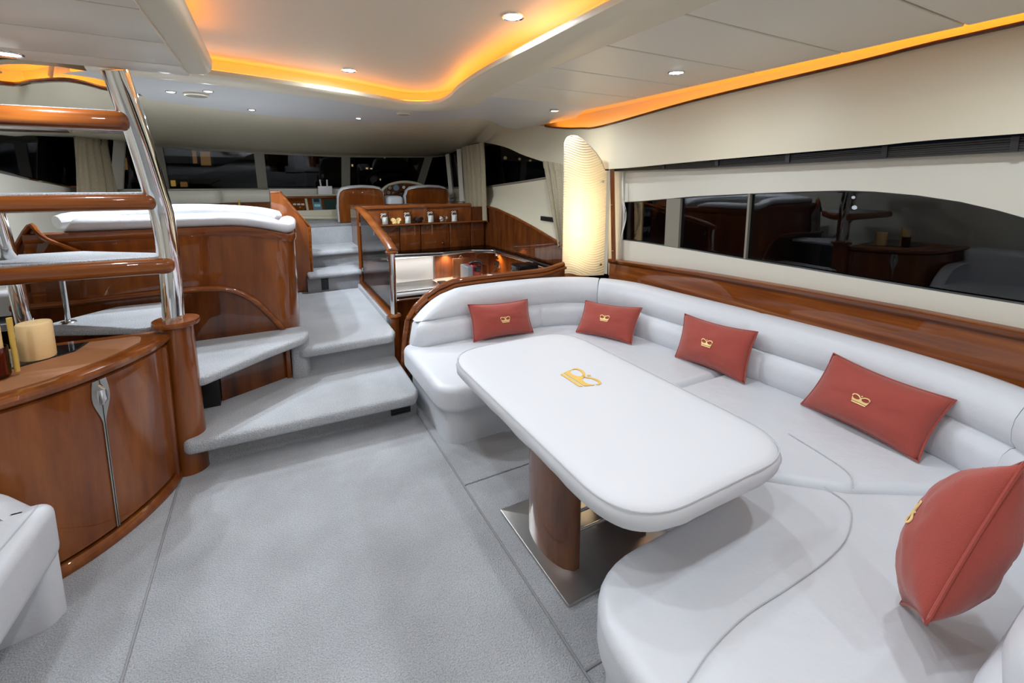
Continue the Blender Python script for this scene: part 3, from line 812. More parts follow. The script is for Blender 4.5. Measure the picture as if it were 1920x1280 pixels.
sweep('backrest_core', bp[14:-16], [(.13, .03), (.215, .03), (.215, .70), (.13, .70)], 'leather', sofa, side=-1)

# hardwood partition and rail behind the sofa's forward end
pt = thing('galley_partition', 'curved glossy wooden partition with a rounded rail behind the sofa end', 'partition', (1.5, 3.27, 0))
prof = [(.815, .02), (.818, .15)] + [(x, trimz(x)) for x in (.835, .85, .863, .88, .90, .927, .97, 1.01, 1.06, 1.10, 1.16, 1.23, 1.34, 1.45, 1.7, 1.95)] + [(2.1, .79), (2.2, .81), (2.27, .822)]
path3 = catmull([V(x, 3.255, z) for x, z in prof], 3)
tube('rail', path3, .022, 'wood_x', pt, n=12)
tube('inner_bead', [p + V(.03 if p.x < .9 else .012, -.018, -.03 if p.x > 1 else -.012) for p in path3], .014, 'wood_x', pt, n=8)
vslab('panel', [V(.82, 3.25, 0)] + path3 + [V(2.28, 3.25, .80), V(2.28, 3.25, 0)], (0, .03, 0), 'wood_dark', pt, smooth=False)

# ================================================================== TABLE
tb = thing('dining_table', 'saloon table with two curved wooden legs on a brushed steel plate', 'table', (1.165, 1.46, 0))
slab('base_plate', rpoly([(.868, 1.18, .01), (1.46, 1.18, .01), (1.46, 1.735, .01), (.868, 1.735, .01)]), 0.0, .014, 'steel', tb, rt=.003, n=2)
def leg(cx, sgn):
    outer, inner = [], []
    for i in range(13):
        q = -1 + 2 * i / 12
        y = 1.455 + .165 * q
        x = cx + sgn * (.075 * math.sqrt(max(0, 1 - q * q * .96)))
        outer.append((x, y)); inner.append((cx + sgn * (-.015 + .02 * (1 - q * q)) , y))
    slab('leg', outer + inner[::-1], .014, .60, 'wood_matte', tb, angle=50)
leg(.985, -1); leg(1.345, 1)
for z in (.11, .20, .29):
    for y in (1.36, 1.55):
        tube('rod', [V(.97, y, z), V(1.36, y, z)], .007, 'chrome', tb, n=10)
slab('table_top', rpoly([(.81, .82, .22), (1.525, .82, .22), (1.525, 2.165, .24), (.81, 2.165, .24)], 8), .597, .628, 'wood_matte', tb)
cv = thing('table_cover', 'white padded cover with a gold crown fitted over the table top', 'cover', (1.165, 1.49, .6))
cpoly = rpoly([(.775, .785, .22), (1.56, .785, .22), (1.56, 2.20, .24), (.775, 2.20, .24)], 12)
cpoly = resample([Vector(p) for p in cpoly] + [Vector(cpoly[0])], 161)[:-1]
rings = []
for d, z in ((.030, .585), (.006, .583), (.0, .592), (.0, .605), (-.003, .618), (.004, .635), (.014, .645), (.032, .652), (-1.9, .655), (-1.7, .656), (-1.4, .656), (-1.0, .656)):
    rp = inset(cpoly, d) if d > -1 else [Vector((1.1675 + (p[0] - 1.1675) * (-d - 1), 1.4925 + (p[1] - 1.4925) * (-d - 1))) for p in inset(cpoly, .032)]
    r = []
    for i, p in enumerate(rp):
        wv = noise.noise(Vector((p.x * 14, p.y * 14, z * 30)))
        amp = .004 if z < .64 else .0016
        cdir = Vector((p.x - 1.167, p.y - 1.49)); cdir = cdir / max(.05, cdir.length)
        r.append((p.x + cdir.x * wv * amp, p.y + cdir.y * wv * amp, z + (noise.noise(Vector((p.x * 9, p.y * 9, 3))) * .004 if z < .60 else wv * .0008)))
    rings.append(r)
loft('cloth', rings, 'cover', cv, angle=60)
tube('hem_piping', [Vector((p[0], p[1], .643)) for p in inset(cpoly, .0045)] + [Vector((inset(cpoly, .0045)[0][0], inset(cpoly, .0045)[0][1], .643))], .0022, 'leather_seam', cv, n=5)
# crown lies across the table, its base towards the aisle
cc = P(1088, 708, 'z', .657)
ca = (P(1108, 720, 'z', .657) - P(1062, 700, 'z', .657)); ca.z = 0; ca.normalize()
ca = V(0, -1, 0); cb = V(1, 0, 0)
crown('crown_emblem', lambda x, y, h: cc + ca * x + cb * y + V(0, 0, h * .4 + .0005), .20, 'gold', cv)

# ================================================================== CUSHIONS
def pillow(label, c00, c10, c11, c01, T, emb=.086, seed=0, flip=1, gp='red crown cushions on the sofa', ex=0.0, ey=0.0):
    """bottom-left, bottom-right, top-right, top-left corners as seen from the front"""
    c00, c10, c11, c01 = map(Vector, (c00, c10, c11, c01))
    n = ((c10 - c00).cross(c01 - c00)).normalized() * flip
    def S(u, v, side):
        uu = u * (1 - .065 * (1 - v * v)); vv = v * (1 - .12 * (1 - u * u))
        a, b2 = (uu + 1) / 2, (vv + 1) / 2
        p = (c00.lerp(c10, a)).lerp(c01.lerp(c11, a), b2)
        k = max(0, (1 - abs(u) ** 2.4) * (1 - abs(v) ** 2.4)) ** .62
        wr = noise.noise(Vector((u * 2.3 + seed, v * 2.3, seed * 3.1))) * .16 * (1 - .3 * k) + noise.noise(Vector((u * 5 + seed, v * 6, 1.7))) * .05
        return p + n * (side * T * k * (1 + wr))
    g = thing('cushion', label, 'cushion', (c00 + c10) / 2, gp)
    N = 26
    Vv, Fc = [], []
    for s in (1, -1):
        for i in range(N + 1):
            for j in range(N + 1): Vv.append(S(-1 + 2 * j / N, -1 + 2 * i / N, s))
    for s in range(2):
        o = s * (N + 1) ** 2
        for i in range(N):
            for j in range(N):
                a = o + i * (N + 1) + j; Fc.append((a, a + 1, a + N + 2, a + N + 1))
    mesh('cushion_body', Vv, Fc, 'red_fabric', g, angle=180)
    pp = [(-1 + 2 * i / 20, -1) for i in range(20)] + [(1, -1 + 2 * i / 14) for i in range(14)] + [(1 - 2 * i / 20, 1) for i in range(20)] + [(-1, 1 - 2 * i / 14) for i in range(15)]
    tube('piping', [S(u, v, 0) for u, v in pp], .0045, 'red_fabric', g, n=6)
    W_2, H_2 = (c10 - c00).length / 2, (c01 - c00).length / 2
    def fn(x, y, h):
        p = S((x + ex) / W_2, (y + ey) / H_2, 1); return p + n * (h + .001)
    crown('crown_emblem', fn, emb, 'gold_pale', g)
    return g
K = .385
def pz(u, v, z=K): return P(u, v, 'z', z)
pillow('red crown cushion leaning on the sofa end nearest the galley', pz(888, 641), pz(1000, 623), P(989, 561, 'y', 3.0), P(877, 571, 'y', 3.0), .075, seed=1)
pillow('red crown cushion tucked in the sofa corner below the lamp', pz(1080, 622), pz(1184, 645), P(1204, 577, 'x', 2.41), P(1098, 563, 'y', 2.80), .07, seed=2)
pillow('red crown cushion third from the galley, against the long sofa back', pz(1266, 668), pz(1396, 719), P(1421, 622, 'x', 2.47), P(1284, 588, 'x', 2.45), .075, seed=3)
pillow('wide red crown cushion under the window, second nearest the viewer', pz(1502, 757), pz(1722, 866), P(1793, 750, 'x', 2.47), P(1563, 662, 'x', 2.49), .08, seed=4)
b0, t0 = V(1.293, .354, .521), V(1.51, .288, .903)
wv = V(.8, .45, -.6).normalized() * .265
pillow('large red cushion seen edge-on, nearest the viewer', t0 + wv, b0 + wv, b0, t0, .088, emb=.08, seed=5)

# ================================================================== BAR CABINET AND FLYBRIDGE LADDER (port)
cab = thing('bar_cabinet', 'curved glossy wooden bar cabinet with an inlaid top beside the ladder', 'cabinet', (-.9, 2.5, 0))
fp = resample(catmull([(-.505, 2.80, 0), (-.545, 2.63, 0), (-.64, 2.44, 0), (-.78, 2.275, 0), (-.97, 2.165, 0), (-1.3, 2.12, 0), (-1.75, 2.11, 0)], 10), 81)
FL = sum((b2 - a).length for a, b2 in zip(fp, fp[1:]))
def FS(s, z, off=0.0):
    q = max(0, min(1, s / FL)) * 80
    i = min(79, int(q)); p = fp[i].lerp(fp[i + 1], q - i)
    t_ = fp[i + 1] - fp[i]; n = V(-t_.y, t_.x, 0).normalized()
    if n.x < 0 and n.y > 0: n = -n
    if n.dot(V(1, -1, 0)) < 0: n = -n
    return V(p.x, p.y, z) + n * off
back = [(-1.75, 2.86), (-.55, 2.86)]
def fplan(off): return [(FS(FL * i / 60, 0, off).x, FS(FL * i / 60, 0, off).y) for i in range(61)] + back
slab('carcass', fplan(-.02), 0.03, .735, 'wood_dark', cab, smooth=False)
SM = .452          # where the two doors meet
def door(s0, s1):
    rows = []
    for z in (.055, .062, .728, .735):
        o = -.004 if z in (.055, .735) else .004
        rows.append([FS(s0 + (s1 - s0) * i / 24, z, o) for i in range(25)])
    return shell('door', rows, [(FS(s0 + (s1 - s0) * i / 24, 0, -.02) - FS(s0 + (s1 - s0) * i / 24, 0, 0)) for i in range(25)], 'wood', cab)
door(.075, SM - .0025); door(SM + .0025, .98); door(.985, 1.5)
box('stile', (-.553, 2.72, .03), (-.50, 2.80, .73), 'wood', cab, r=.01)
sweep('plinth_moulding', [FS(FL * i / 60, 0.0) for i in range(61)], [(-.012, 0), (.020, 0), (.024, .012), (.02, .026), (.006, .045), (-.012, .045)], 'wood', cab, side=-1)
sweep('top_moulding', [FS(FL * i / 60, .74) for i in range(61)], [(-.03, .046), (.012, .046), (.022, .042), (.028, .028), (.023, .012), (.008, .002), (-.03, .0)], 'wood', cab, side=-1)
slab('worktop', fplan(-.02), .735, .782, 'wood', cab)
ipl = rpoly([(-.60, 2.79, .06)] + [(FS(s, 0, -.055).x, FS(s, 0, -.055).y) for s in (.14, .25, .36, .47, .58, .7, .85, 1.0, 1.2, 1.45)] + [(-1.7, 2.80, .03)])
slab('inlay', ipl, .782, .787, 'inlay', cab, rt=.002, n=2)
def stripe(name, prof_, mat, th=.004, base=.006):
    """flat plate following the curved door: rows of (z, s_left, s_right)"""
    rows = [[FS(SM + a, z, base + th), FS(SM + (a + b2) / 2, z, base + th + .001), FS(SM + b2, z, base + th)] for z, a, b2 in prof_]
    return shell(name, rows, [(FS(SM, 0, 0) - FS(SM, 0, th))] * 3, mat, cab)
pf = []
for i in range(25):
    q = i / 24; z = .732 - .235 * q
    hw = .027 + .008 * math.sin(q / .3 * PI / 2) if q < .3 else .0055 + .0295 * (.5 + .5 * math.cos(PI * min(1, (q - .3) / .55)))
    pf.append((z, -hw, hw))
stripe('handle_plate', pf, 'steel')
stripe('edge_strip', [(.50, -.0055, .0055), (.06, -.0055, .0055)], 'steel')
stripe('door_gap', [(.73, -.001, .001), (.06, -.001, .001)], 'black', base=.0085)
tube('handle_pull', [FS(SM, .712, .012), FS(SM, .69, .022), FS(SM, .65, .024), FS(SM, .625, .012)], [.010, .015, .014, .009], 'chrome', cab, n=10, squash=(1, .6))

tr = thing('tray', 'black mirror tray let into the bar cabinet top under the candle', 'tray', (-.95, 2.7, .787))
slab('tray_rim', rpoly([P(165, 641, 'z', .79)[:2] + () if False else (P(168, 640, 'z', .79).x, P(168, 640, 'z', .79).y, .01), (P(140, 658, 'z', .79).x, P(140, 658, 'z', .79).y, .01), (-1.15, 2.36, .02), (-1.5, 2.36, .02), (-1.5, 2.79, .02)]), .787, .790, 'black', tr)
slab('tray_mirror', inset(rpoly([(P(168, 640, 'z', .79).x, P(168, 640, 'z', .79).y, .01), (P(140, 658, 'z', .79).x, P(140, 658, 'z', .79).y, .01), (-1.15, 2.36, .02), (-1.5, 2.36, .02), (-1.5, 2.79, .02)]), .008), .790, .7915, 'black_gloss', tr)
cd = thing('candle', 'thick cream pillar candle standing on the black tray', 'candle', (-.925, 2.63, .792))
lathe('wax_body', [(0, 0), (.056, 0), (.0575, .006), (.0575, .150), (.054, .156), (.03, .157), (0, .157)], (-.925, 2.63, .792), 'wax', cd, cap=False)
tube('wick', [V(-.925, 2.63, .945), V(-.924, 2.631, .966)], .002, 'white', cd, n=6)
hl = thing('hurricane_candle', 'candle in a tall amber glass holder at the left edge', 'candle', (-.985, 2.42, .792))
lathe('glass_holder', [(.045, 0), (.05, .01), (.05, .12), (.046, .12), (.046, .01), (0, .008)], (-.985, 2.42, .792), 'amber_glass', hl, cap=False)
lathe('wax_body', [(0, .01), (.038, .01), (.038, .20), (0, .2)], (-.985, 2.42, .792), 'wax', hl, cap=False)
tube('gilt_stem', [V(-.925, 2.44, .80), V(-.925, 2.44, 1.02)], .009, 'gold', hl, n=10)

ld = thing('flybridge_ladder', 'open flybridge ladder with wooden treads on leaning chrome tubes', 'staircase', (-.7, 2.9, 0))
lathe('newel_post', [(.085, .0), (.082, .2), (.074, .78), (.074, .80), (.082, .806), (.102, .812), (.106, .825), (.102, .838), (.06, .842), (0, .842)], (-.465, 2.835, 0), 'wood', ld, cap=False, n=28)
tube_path = catmull([V(-.475, 2.845, .84), V(-.466, 2.84, 1.14), V(-.472, 2.83, 1.36), V(-.49, 2.80, 1.52), V(-.515, 2.75, 1.74), V(-.557, 2.665, 2.037)], 6)
tube('chrome_tube', tube_path, .05, 'chrome', ld, n=22)
tube('chrome_tube', catmull([V(-1.12, 3.10, .79), V(-1.135, 3.08, 1.2), V(-1.16, 3.02, 1.6), V(-1.20, 2.9, 1.95), V(-1.24, 2.80, 2.2)], 6), .032, 'chrome', ld, n=18)
lathe('tube_flange', [(0, 0), (.06, 0), (.055, .008), (.034, .012), (0, .012)], (-1.12, 3.10, .785), 'chrome', ld, cap=False)
tube('support_rod', [P(128, 604, 'z', .80), P(115, 512, 'z', 1.11)], .012, 'chrome', ld, n=12)
a = P(128, 604, 'z', .80); lathe('rod_flange', [(0, 0), (.035, 0), (.03, .006), (.012, .008), (0, .008)], a, 'steel', ld, cap=False)
def otread(zb, zt, x0, y0, yb, dz=0):
    pl = rpoly([(x0, y0, .04), (x0 - .02, y0 + .22, .06), (x0 - .45, yb, .08), (-1.55, yb, 0), (-1.55, y0 + .03, 0)], 6)
    o = slab('tread', pl, zb, zt, 'wood_x', ld, rt=.03, rb=.032, n=6)
    slab('tread_carpet', inset(pl, .06), zt, zt + .006, 'carpet', o, rt=.003, n=2)
otread(1.088, 1.168, -.435, 2.765, 3.30)
otread(1.410, 1.488, -.475, 2.745, 3.15)
otread(1.775, 1.862, -.525, 2.655, 3.0)

# ================================================================== SETTEE (port, foreground)
sv = thing('settee', 'white leather settee whose end shows at the lower left', 'settee', (-1.2, 1.4, 0))
slab('end_panel', rpoly([(-.74, 2.07, .03), (-.765, 1.985, .05), (-1.0, 1.93, 0), (-1.7, 1.93, 0), (-1.7, 2.07, 0)]), 0, .36, 'leather', sv, rt=.03)
slab('seat_cushion', rpoly([(-.735, 2.075, .05), (-.80, .6, .12), (-1.7, .6, 0), (-1.7, 2.075, .02)], 8), .20, .435, 'leather', sv, rt=.045, rb=.07, n=6, crown=.004)
slab('settee_base', [(-.98, 1.96), (-.98, .66), (-1.7, .66), (-1.7, 1.96)], 0, .22, 'leather', sv)
tube('seam', catmull([V(-.775, 2.035, .434), V(-.785, 1.9, .436), V(-.82, 1.5, .437)], 5), .0028, 'leather_seam', sv, n=6)
arm = [(-.80, .40), (-.86, .47), (-.95, .545), (-1.05, .60), (-1.2, .63), (-1.7, .63), (-1.7, .3), (-.80, .3)]
rr = []
for d, y in ((.02, 2.00), (.006, 1.985), (0, 2.01), (0, 2.08), (.008, 2.095)):
    rr.append([(p[0], y, p[1]) for p in inset([Vector(a) for a in arm], d)])
loft('arm_bolster', rr, 'leather', sv, angle=70)
slab('backrest', rpoly([(-1.45, 2.04, .05), (-1.45, .7, .1), (-1.75, .7, .05), (-1.75, 2.04, .05)]), .40, .80, 'leather', sv, rt=.06, n=5)

# ================================================================== DINETTE (port forward)
dn = thing('dinette', 'raised dinette with a curved glossy wooden back and white bolster', 'dinette', (-.6, 3.7, 0))
dpath = resample(catmull([(-1.22, 3.50, 0), (-.9, 3.50, 0), (-.5, 3.50, 0), (-.15, 3.50, 0), (.03, 3.505, 0), (.105, 3.54, 0), (.145, 3.63, 0), (.16, 3.80, 0), (.19, 4.4, 0), (.22, 5.02, 0)], 8), 70)
def dtop(p):
    if p.y < 3.56: return 1.255 if p.x < -.25 else 1.255 - .075 * ((p.x + .25) / .36) ** 1.6
    return 1.18 - .0 * p.y
sweep('back_panel', dpath, lambda q, p: [(0, .1), (0, dtop(p) - .05), (-.05, dtop(p) - .05), (-.05, .1)], 'wood', dn)
sweep('capping', dpath, lambda q, p: [(.008, dtop(p) - .055), (.014, dtop(p) - .03), (.012, dtop(p) - .006), (0, dtop(p)), (-.06, dtop(p)), (-.065, dtop(p) - .05)], 'wood_x', dn)
for i in (40,):
    p = dpath[44]; tube('panel_joint', [V(p.x, p.y - .002, .88), V(p.x, p.y - .002, 1.2)], .0022, 'wood_dark', dn, n=5)
bol = resample(dpath[4:55], 50)
def bolp(q, p):
    h = .042 + .018 * min(1, q * 6)
    e = 1.0
    if q > .84: e = math.sqrt(max(.02, 1 - ((q - .84) / .16) ** 2))
    if q < .05: e = math.sqrt(max(.02, 1 - ((.05 - q) / .05) ** 2))
    c = dtop(p) + .042 * e
    return [(-.05 + .062 * math.cos(a) * (.35 + .65 * e), c + .046 * math.sin(a) * e) for a in [2 * PI * k / 16 for k in range(16)]]
sweep('bolster', bol, bolp, 'leather', dn)
far = catmull([(-1.15, 3.75, 1.30), (-.95, 3.9, 1.33), (-.7, 4.2, 1.33), (-.45, 4.6, 1.31), (-.1, 4.75, 1.27), (.10, 4.72, 1.22)], 6)
tube('bolster', far, [.05] + [.06] * (len(far) - 2) + [.02], 'leather', dn, n=14, squash=(1.3, .8))
slab('seat_cushion', [(-1.7, 3.6), (.10, 3.6), (.14, 4.9), (-1.7, 4.9)], .78, .92, 'leather', dn, rt=.03)
# arched hardwood bead and the inset panel under it
ap = [(20, 578), (130, 569), (230, 557), (330, 546), (400, 541), (440, 546), (475, 563), (505, 590), (530, 617), (552, 650)]
A3 = catmull([P(u, v, 'y', 3.49) for u, v in ap], 6)
tube('arch_bead', A3, .020, 'wood_x', dn, n=10)
vslab('inset_panel', A3 + [V(A3[-1].x, 3.49, .2), V(A3[0].x, 3.49, .2)], (0, .012, 0), 'wood_dark', dn, smooth=False)
wing = [P(20, 482, 'y', 3.52), P(55, 424, 'y', 3.52), P(72, 436, 'y', 3.50), P(95, 452, 'y', 3.48), P(150, 472, 'y', 3.48), P(150, 570, 'y', 3.48), P(20, 578, 'y', 3.52)]
vslab('wing_panel', wing, (0, .03, 0), 'wood_dark', dn, smooth=False)
tube('wing_rail', [p + V(0, -.008, 0) for p in catmull(wing[:5], 4)], .014, 'wood_x', dn, n=8)
# slanted side panel between dinette and helm
hp = thing('stair_side_panel', 'dark wooden panel with a slanted top edge left of the helm steps', 'panel', (.2, 5.05, .4))
ho = [P(u, v, 'y', 5.05) for u, v in ((507, 361), (524, 360), (580, 425), (587, 546), (530, 546), (512, 440))]
vslab('board', ho, (0, .04, 0), 'wood', hp, smooth=False)
tube('edge_bead', [p + V(0, .01, 0) for p in ho[:4]], .016, 'wood_x', hp, n=8)

# ================================================================== GALLEY (sunken, starboard forward)
gu = thing('galley_unit', 'glossy wooden galley unit with cupboards and a display shelf below the helm', 'cabinet', (1.7, 5.4, -.5))
YG = 5.40
vslab('carcass', [V(.88, YG + .02, -.5), V(2.5, YG + .02, -.5), V(2.5, YG + .02, 1.22), V(.88, YG + .02, 1.22)], (0, .4, 0), 'wood_dark', gu, smooth=False)
XC = [.90, 1.14, 1.36, 1.62, 1.99, 2.28, 2.47]
for i, (a, b_) in enumerate(zip(XC, XC[1:])):
    d_ = box('cupboard_door', (a + .004, YG - .03, .715), (b_ - .004, YG + .02, 1.025), 'wood_dark', gu, r=.004)
    if i in (1, 3):
        p = V(b_ - .2 if i == 1 else b_ - .10, YG - .045, .775)
        lathe('knob', [(0, 0), (.012, 0), (.014, .007), (.012, .014), (0, .014)], p, 'chrome', d_, n=12, cap=False)
box('display_shelf', (.90, YG - .10, 1.028), (2.48, YG + .03, 1.045), 'wood_x', gu, r=.005)
box('shelf_back', (.90, YG + .0, 1.04), (2.3, YG + .03, 1.235), 'wood', gu)
box('top_rail', (.86, YG - .03, 1.225), (2.3, YG + .35, 1.268), 'wood_x', gu, r=.01)
# shelf over the worktop with polished edge
sp = rpoly([(.90, 5.30, .03), (1.3, 5.20, .2), (1.8, 5.10, .2), (2.2, 5.12, .15), (2.43, 4.98, .1), (2.45, 3.7, 0), (2.56, 3.7, 0), (2.56, 5.42, 0), (.90, 5.42, 0)], 8)
slab('over_shelf', sp, .662, .712, 'hob_steel', gu, rt=.018, rb=.02)
slab('shelf_glass', inset(sp, .012), .713, .720, 'smoked_glass', gu)
gc = thing('galley_worktop', 'white galley worktop with drainer grooves behind the sofa', 'worktop', (1.7, 5.1, .3))
slab('worktop', rpoly([(.88, 4.80, .02), (1.94, 4.80, .05), (1.94, 3.5, 0), (2.54, 3.5, 0), (2.54, 5.40, 0), (.88, 5.40, 0)]), .295, .33, 'counter', gc, rt=.008, rb=.008, n=3)
for k in range(6):
    box('groove', (.92, 4.86 + .06 * k, .330), (1.12, 4.868 + .06 * k, .3312), 'hob_steel', gc)
    box('groove', (1.80, 4.86 + .06 * k, .330), (2.15, 4.868 + .06 * k, .3312), 'hob_steel', gc)
tube('front_rail', [V(1.10, 4.78, .27), V(1.85, 4.78, .27)], .012, 'chrome', gc, n=10)
box('front_panel', (.88, 4.83, -.55), (1.96, 4.86, .295), 'wood_dark', gc)
box('front_panel', (1.96, 3.5, -.55), (1.99, 4.86, .295), 'wood_dark', gc)
hb = thing('hob', 'brushed steel hob lid set in the galley worktop', 'hob', (1.4, 5.05, .33))
slab('hob_plate', rpoly([(1.16, 4.86, .01), (1.72, 4.86, .01), (1.72, 5.30, .01), (1.16, 5.30, .01)]), .331, .343, 'hob_steel', hb, rt=.003, n=2)
slab('burner_grid', rpoly([(1.74, 4.9, .01), (1.84, 4.9, .01), (1.84, 5.16, .01), (1.74, 5.16, .01)]), .331, .348, 'black', hb, rt=.003, n=2)
sb = thing('splashback', 'white splashback panel standing behind the hob', 'splashback', (1.5, 5.37, .33))
box('panel', (1.23, 5.355, .333), (1.765, 5.372, .655), 'panel_white', sb, r=.003)
box('edge_strip', (1.766, 5.34, .333), (1.774, 5.372, .66), 'steel', sb)
struct(vslab('wall_galley', [V(.88, 5.385, .32), V(2.54, 5.385, .32), V(2.54, 5.385, .70), V(.88, 5.385, .70)], (0, .03, 0), 'wood_matte', smooth=False))
def gspot(x, y, z, label):
    g = thing('shelf_spotlight', label, 'light', (x, y, z), 'warm spotlights under the galley shelf')
    lathe('bezel', [(.016, 0), (.022, -.004), (.024, .002)], (x, y, z), 'chrome', g, n=16, cap=False)
    lathe('lens', [(0, -.001), (.016, -.001), (.016, .001), (0, .001)], (x, y, z), 'lens', g, n=12, cap=False)
    l = bpy.data.lights.new('spot_lamp', 'SPOT'); l.energy = 9; l.color = (1, .62, .32); l.spot_size = 2.2; l.spot_blend = .8; l.shadow_soft_size = .015
    lo = bpy.data.objects.new('spot_lamp', l); lo.parent = g; lo.location = (0, 0, -.008); col.objects.link(lo)
gspot(1.0, 5.345, .659, 'warm shelf spotlight left of the splashback')
gspot(1.93, 5.33, .659, 'warm shelf spotlight right of the splashback')
gspot(2.49, 5.05, .659, 'warm shelf spotlight above the wall socket')
gspot(2.49, 4.45, .659, 'warm shelf spotlight toward the sofa corner')
l = bpy.data.lights.new('worktop_lamp', 'AREA'); l.shape = 'RECTANGLE'; l.size = 1.0; l.size_y = .03; l.energy = 1.7; l.color = (1, .97, .94)
lo = bpy.data.objects.new('worktop_lamp', l); lo.location = V(1.6, 5.24, .645) - Vector(gu.location); lo.parent = gu; col.objects.link(lo)
box('strip_light', (1.1, 5.225, .648), (2.1, 5.255, .664), 'strip_lens', gu)
def socket(y, z, wd, label):
    g = thing('wall_socket', label, 'socket', (2.535, y, z), 'chrome wall sockets')
    box('plate', (2.524, y - wd / 2, z), (2.54, y + wd / 2, z + .085), 'chrome', g, r=.003)
    for k in ((-.5, .5) if wd > .1 else (0,)):
        box('insert', (2.520, y + k * wd * .45 - .022, z + .02), (2.526, y + k * wd * .45 + .022, z + .065), 'black' if k else 'white', g)
socket(5.12, .585, .09, 'single chrome wall switch above the double socket')
socket(5.12, .455, .15, 'double chrome wall socket behind the coffee machine')
cm = thing('coffee_machine', 'red capsule coffee machine on the galley worktop', 'coffee machine', (2.16, 5.0, .331))
box('body', (2.13, 4.98, .333), (2.25, 5.20, .535), 'coffee_red', cm, r=.02)
box('side_shell', (2.06, 4.95, .333), (2.13, 5.20, .525), 'grey_plastic', cm, r=.012)
box('water_tank', (2.25, 5.0, .36), (2.34, 5.16, .52), 'clear_glass', cm, r=.015)
box('drip_tray', (2.14, 4.90, .333), (2.33, 4.99, .37), 'black', cm, r=.006)
tube('lever', catmull([V(2.14, 5.08, .54), V(2.17, 5.02, .57), V(2.22, 4.98, .575), V(2.25, 4.96, .55)], 4), .018, 'black', cm, n=10)
box('brew_head', (2.16, 4.93, .46), (2.23, 5.0, .53), 'black', cm, r=.012)
tube('power_cord', catmull([V(2.30, 5.15, .36), V(2.42, 5.13, .37), V(2.50, 5.11, .43), V(2.522, 5.10, .48)], 5), .005, 'black', cm, n=6)
bd = thing('chopping_board', 'wooden chopping board leaning on the galley wall', 'board', (1.98, 5.3, .331))
slab('board', rpoly([(2.0, 5.30, .01), (2.22, 5.26, .01), (2.225, 5.285, .01), (2.005, 5.325, .01)]), .333, .585, 'wood_matte', bd, rt=.01)
tube('grip', catmull([V(2.08, 5.30, .58), V(2.11, 5.295, .612), V(2.14, 5.292, .58)], 4), .008, 'wood_matte', bd, n=8)
kt = thing('filter_coffee_maker', 'black and chrome appliance beside the lamp corner on the galley worktop', 'appliance', (2.3, 4.0, .331))
box('base', (2.20, 3.92, .333), (2.42, 4.12, .40), 'black', kt, r=.01)
box('column', (2.34, 3.93, .40), (2.42, 4.11, .66), 'black_gloss', kt, r=.01)
lathe('jug', [(.0, .0), (.06, .0), (.075, .06), (.06, .15), (.05, .16), (.0, .16)], (2.26, 4.02, .40), 'chrome', kt, cap=False)
box('head', (2.19, 3.93, .60), (2.43, 4.11, .70), 'black_gloss', kt, r=.02)
# jars and butterflies on the shelf
for i, (u, lb) in enumerate(((722, 'lidded glass jar nearest the stairs on the display shelf'), (765, 'lidded glass jar second from the stairs on the shelf'), (808, 'lidded glass jar third from the stairs on the shelf'), (852, 'lidded glass jar nearest the curtain on the shelf'))):
    c = P(u, 417, 'y', 5.345); c.z = 1.046
    g = thing('glass_jar', lb, 'jar', c, 'jars on the display shelf')
    lathe('glass', [(.0, .0), (.040, .0), (.043, .01), (.043, .105), (.036, .118), (.036, .128), (.034, .128), (.034, .118), (.041, .104), (.041, .01), (0, .003)], c, 'clear_glass', g, n=20, cap=False)
    lathe('contents', [(0, .004), (.039, .004), (.039, .085), (0, .088)], c, 'powder', g, n=20, cap=False)
    lathe('lid', [(0, .128), (.045, .128), (.047, .136), (.04, .146), (.02, .15), (0, .15)], c, 'clear_glass', g, n=20, cap=False)
    bow = []
    for k in range(17):
        a = 2 * PI * k / 16
        bow.append(c + V(-.025 + .028 * math.sin(a), -.046, .124 + .009 * math.sin(2 * a)))
    tube('ribbon_bow', bow, .003, 'white', g, n=6)
    tube('ribbon_tail', [c + V(-.035, -.046, .12), c + V(-.055, -.048, .095), c + V(-.05, -.048, .075)], .003, 'white', g, n=6)
for i, (u, mt, lb) in enumerate(((742, 'gold_pale', 'pale butterfly ornament between the first and second jars'), (785, 'black_gloss', 'dark butterfly ornament between the middle jars'), (830, 'chrome', 'silver butterfly ornament beside the jar nearest the curtain'))):
    c = P(u, 417, 'y', 5.345); c.z = 1.046
    g = thing('butterfly_ornament', lb, 'ornament', c, 'butterfly ornaments on the shelf')
    tube('body', [c + V(0, 0, .0), c + V(0, -.004, .03), c + V(0, 0, .058)], [.006, .008, .004], mt, g, n=8)
    for s in (-1, 1):
        for (dx, dz, rx, rz) in ((.034, .052, .028, .022), (.026, .02, .02, .018)):
            ring = [c + V(s * (dx + rx * math.cos(2 * PI * k / 14)), -.012 * abs(math.cos(2 * PI * k / 14)), dz + rz * math.sin(2 * PI * k / 14)) for k in range(14)]
            vslab('wing', ring, (0, .004, 0), mt, g)

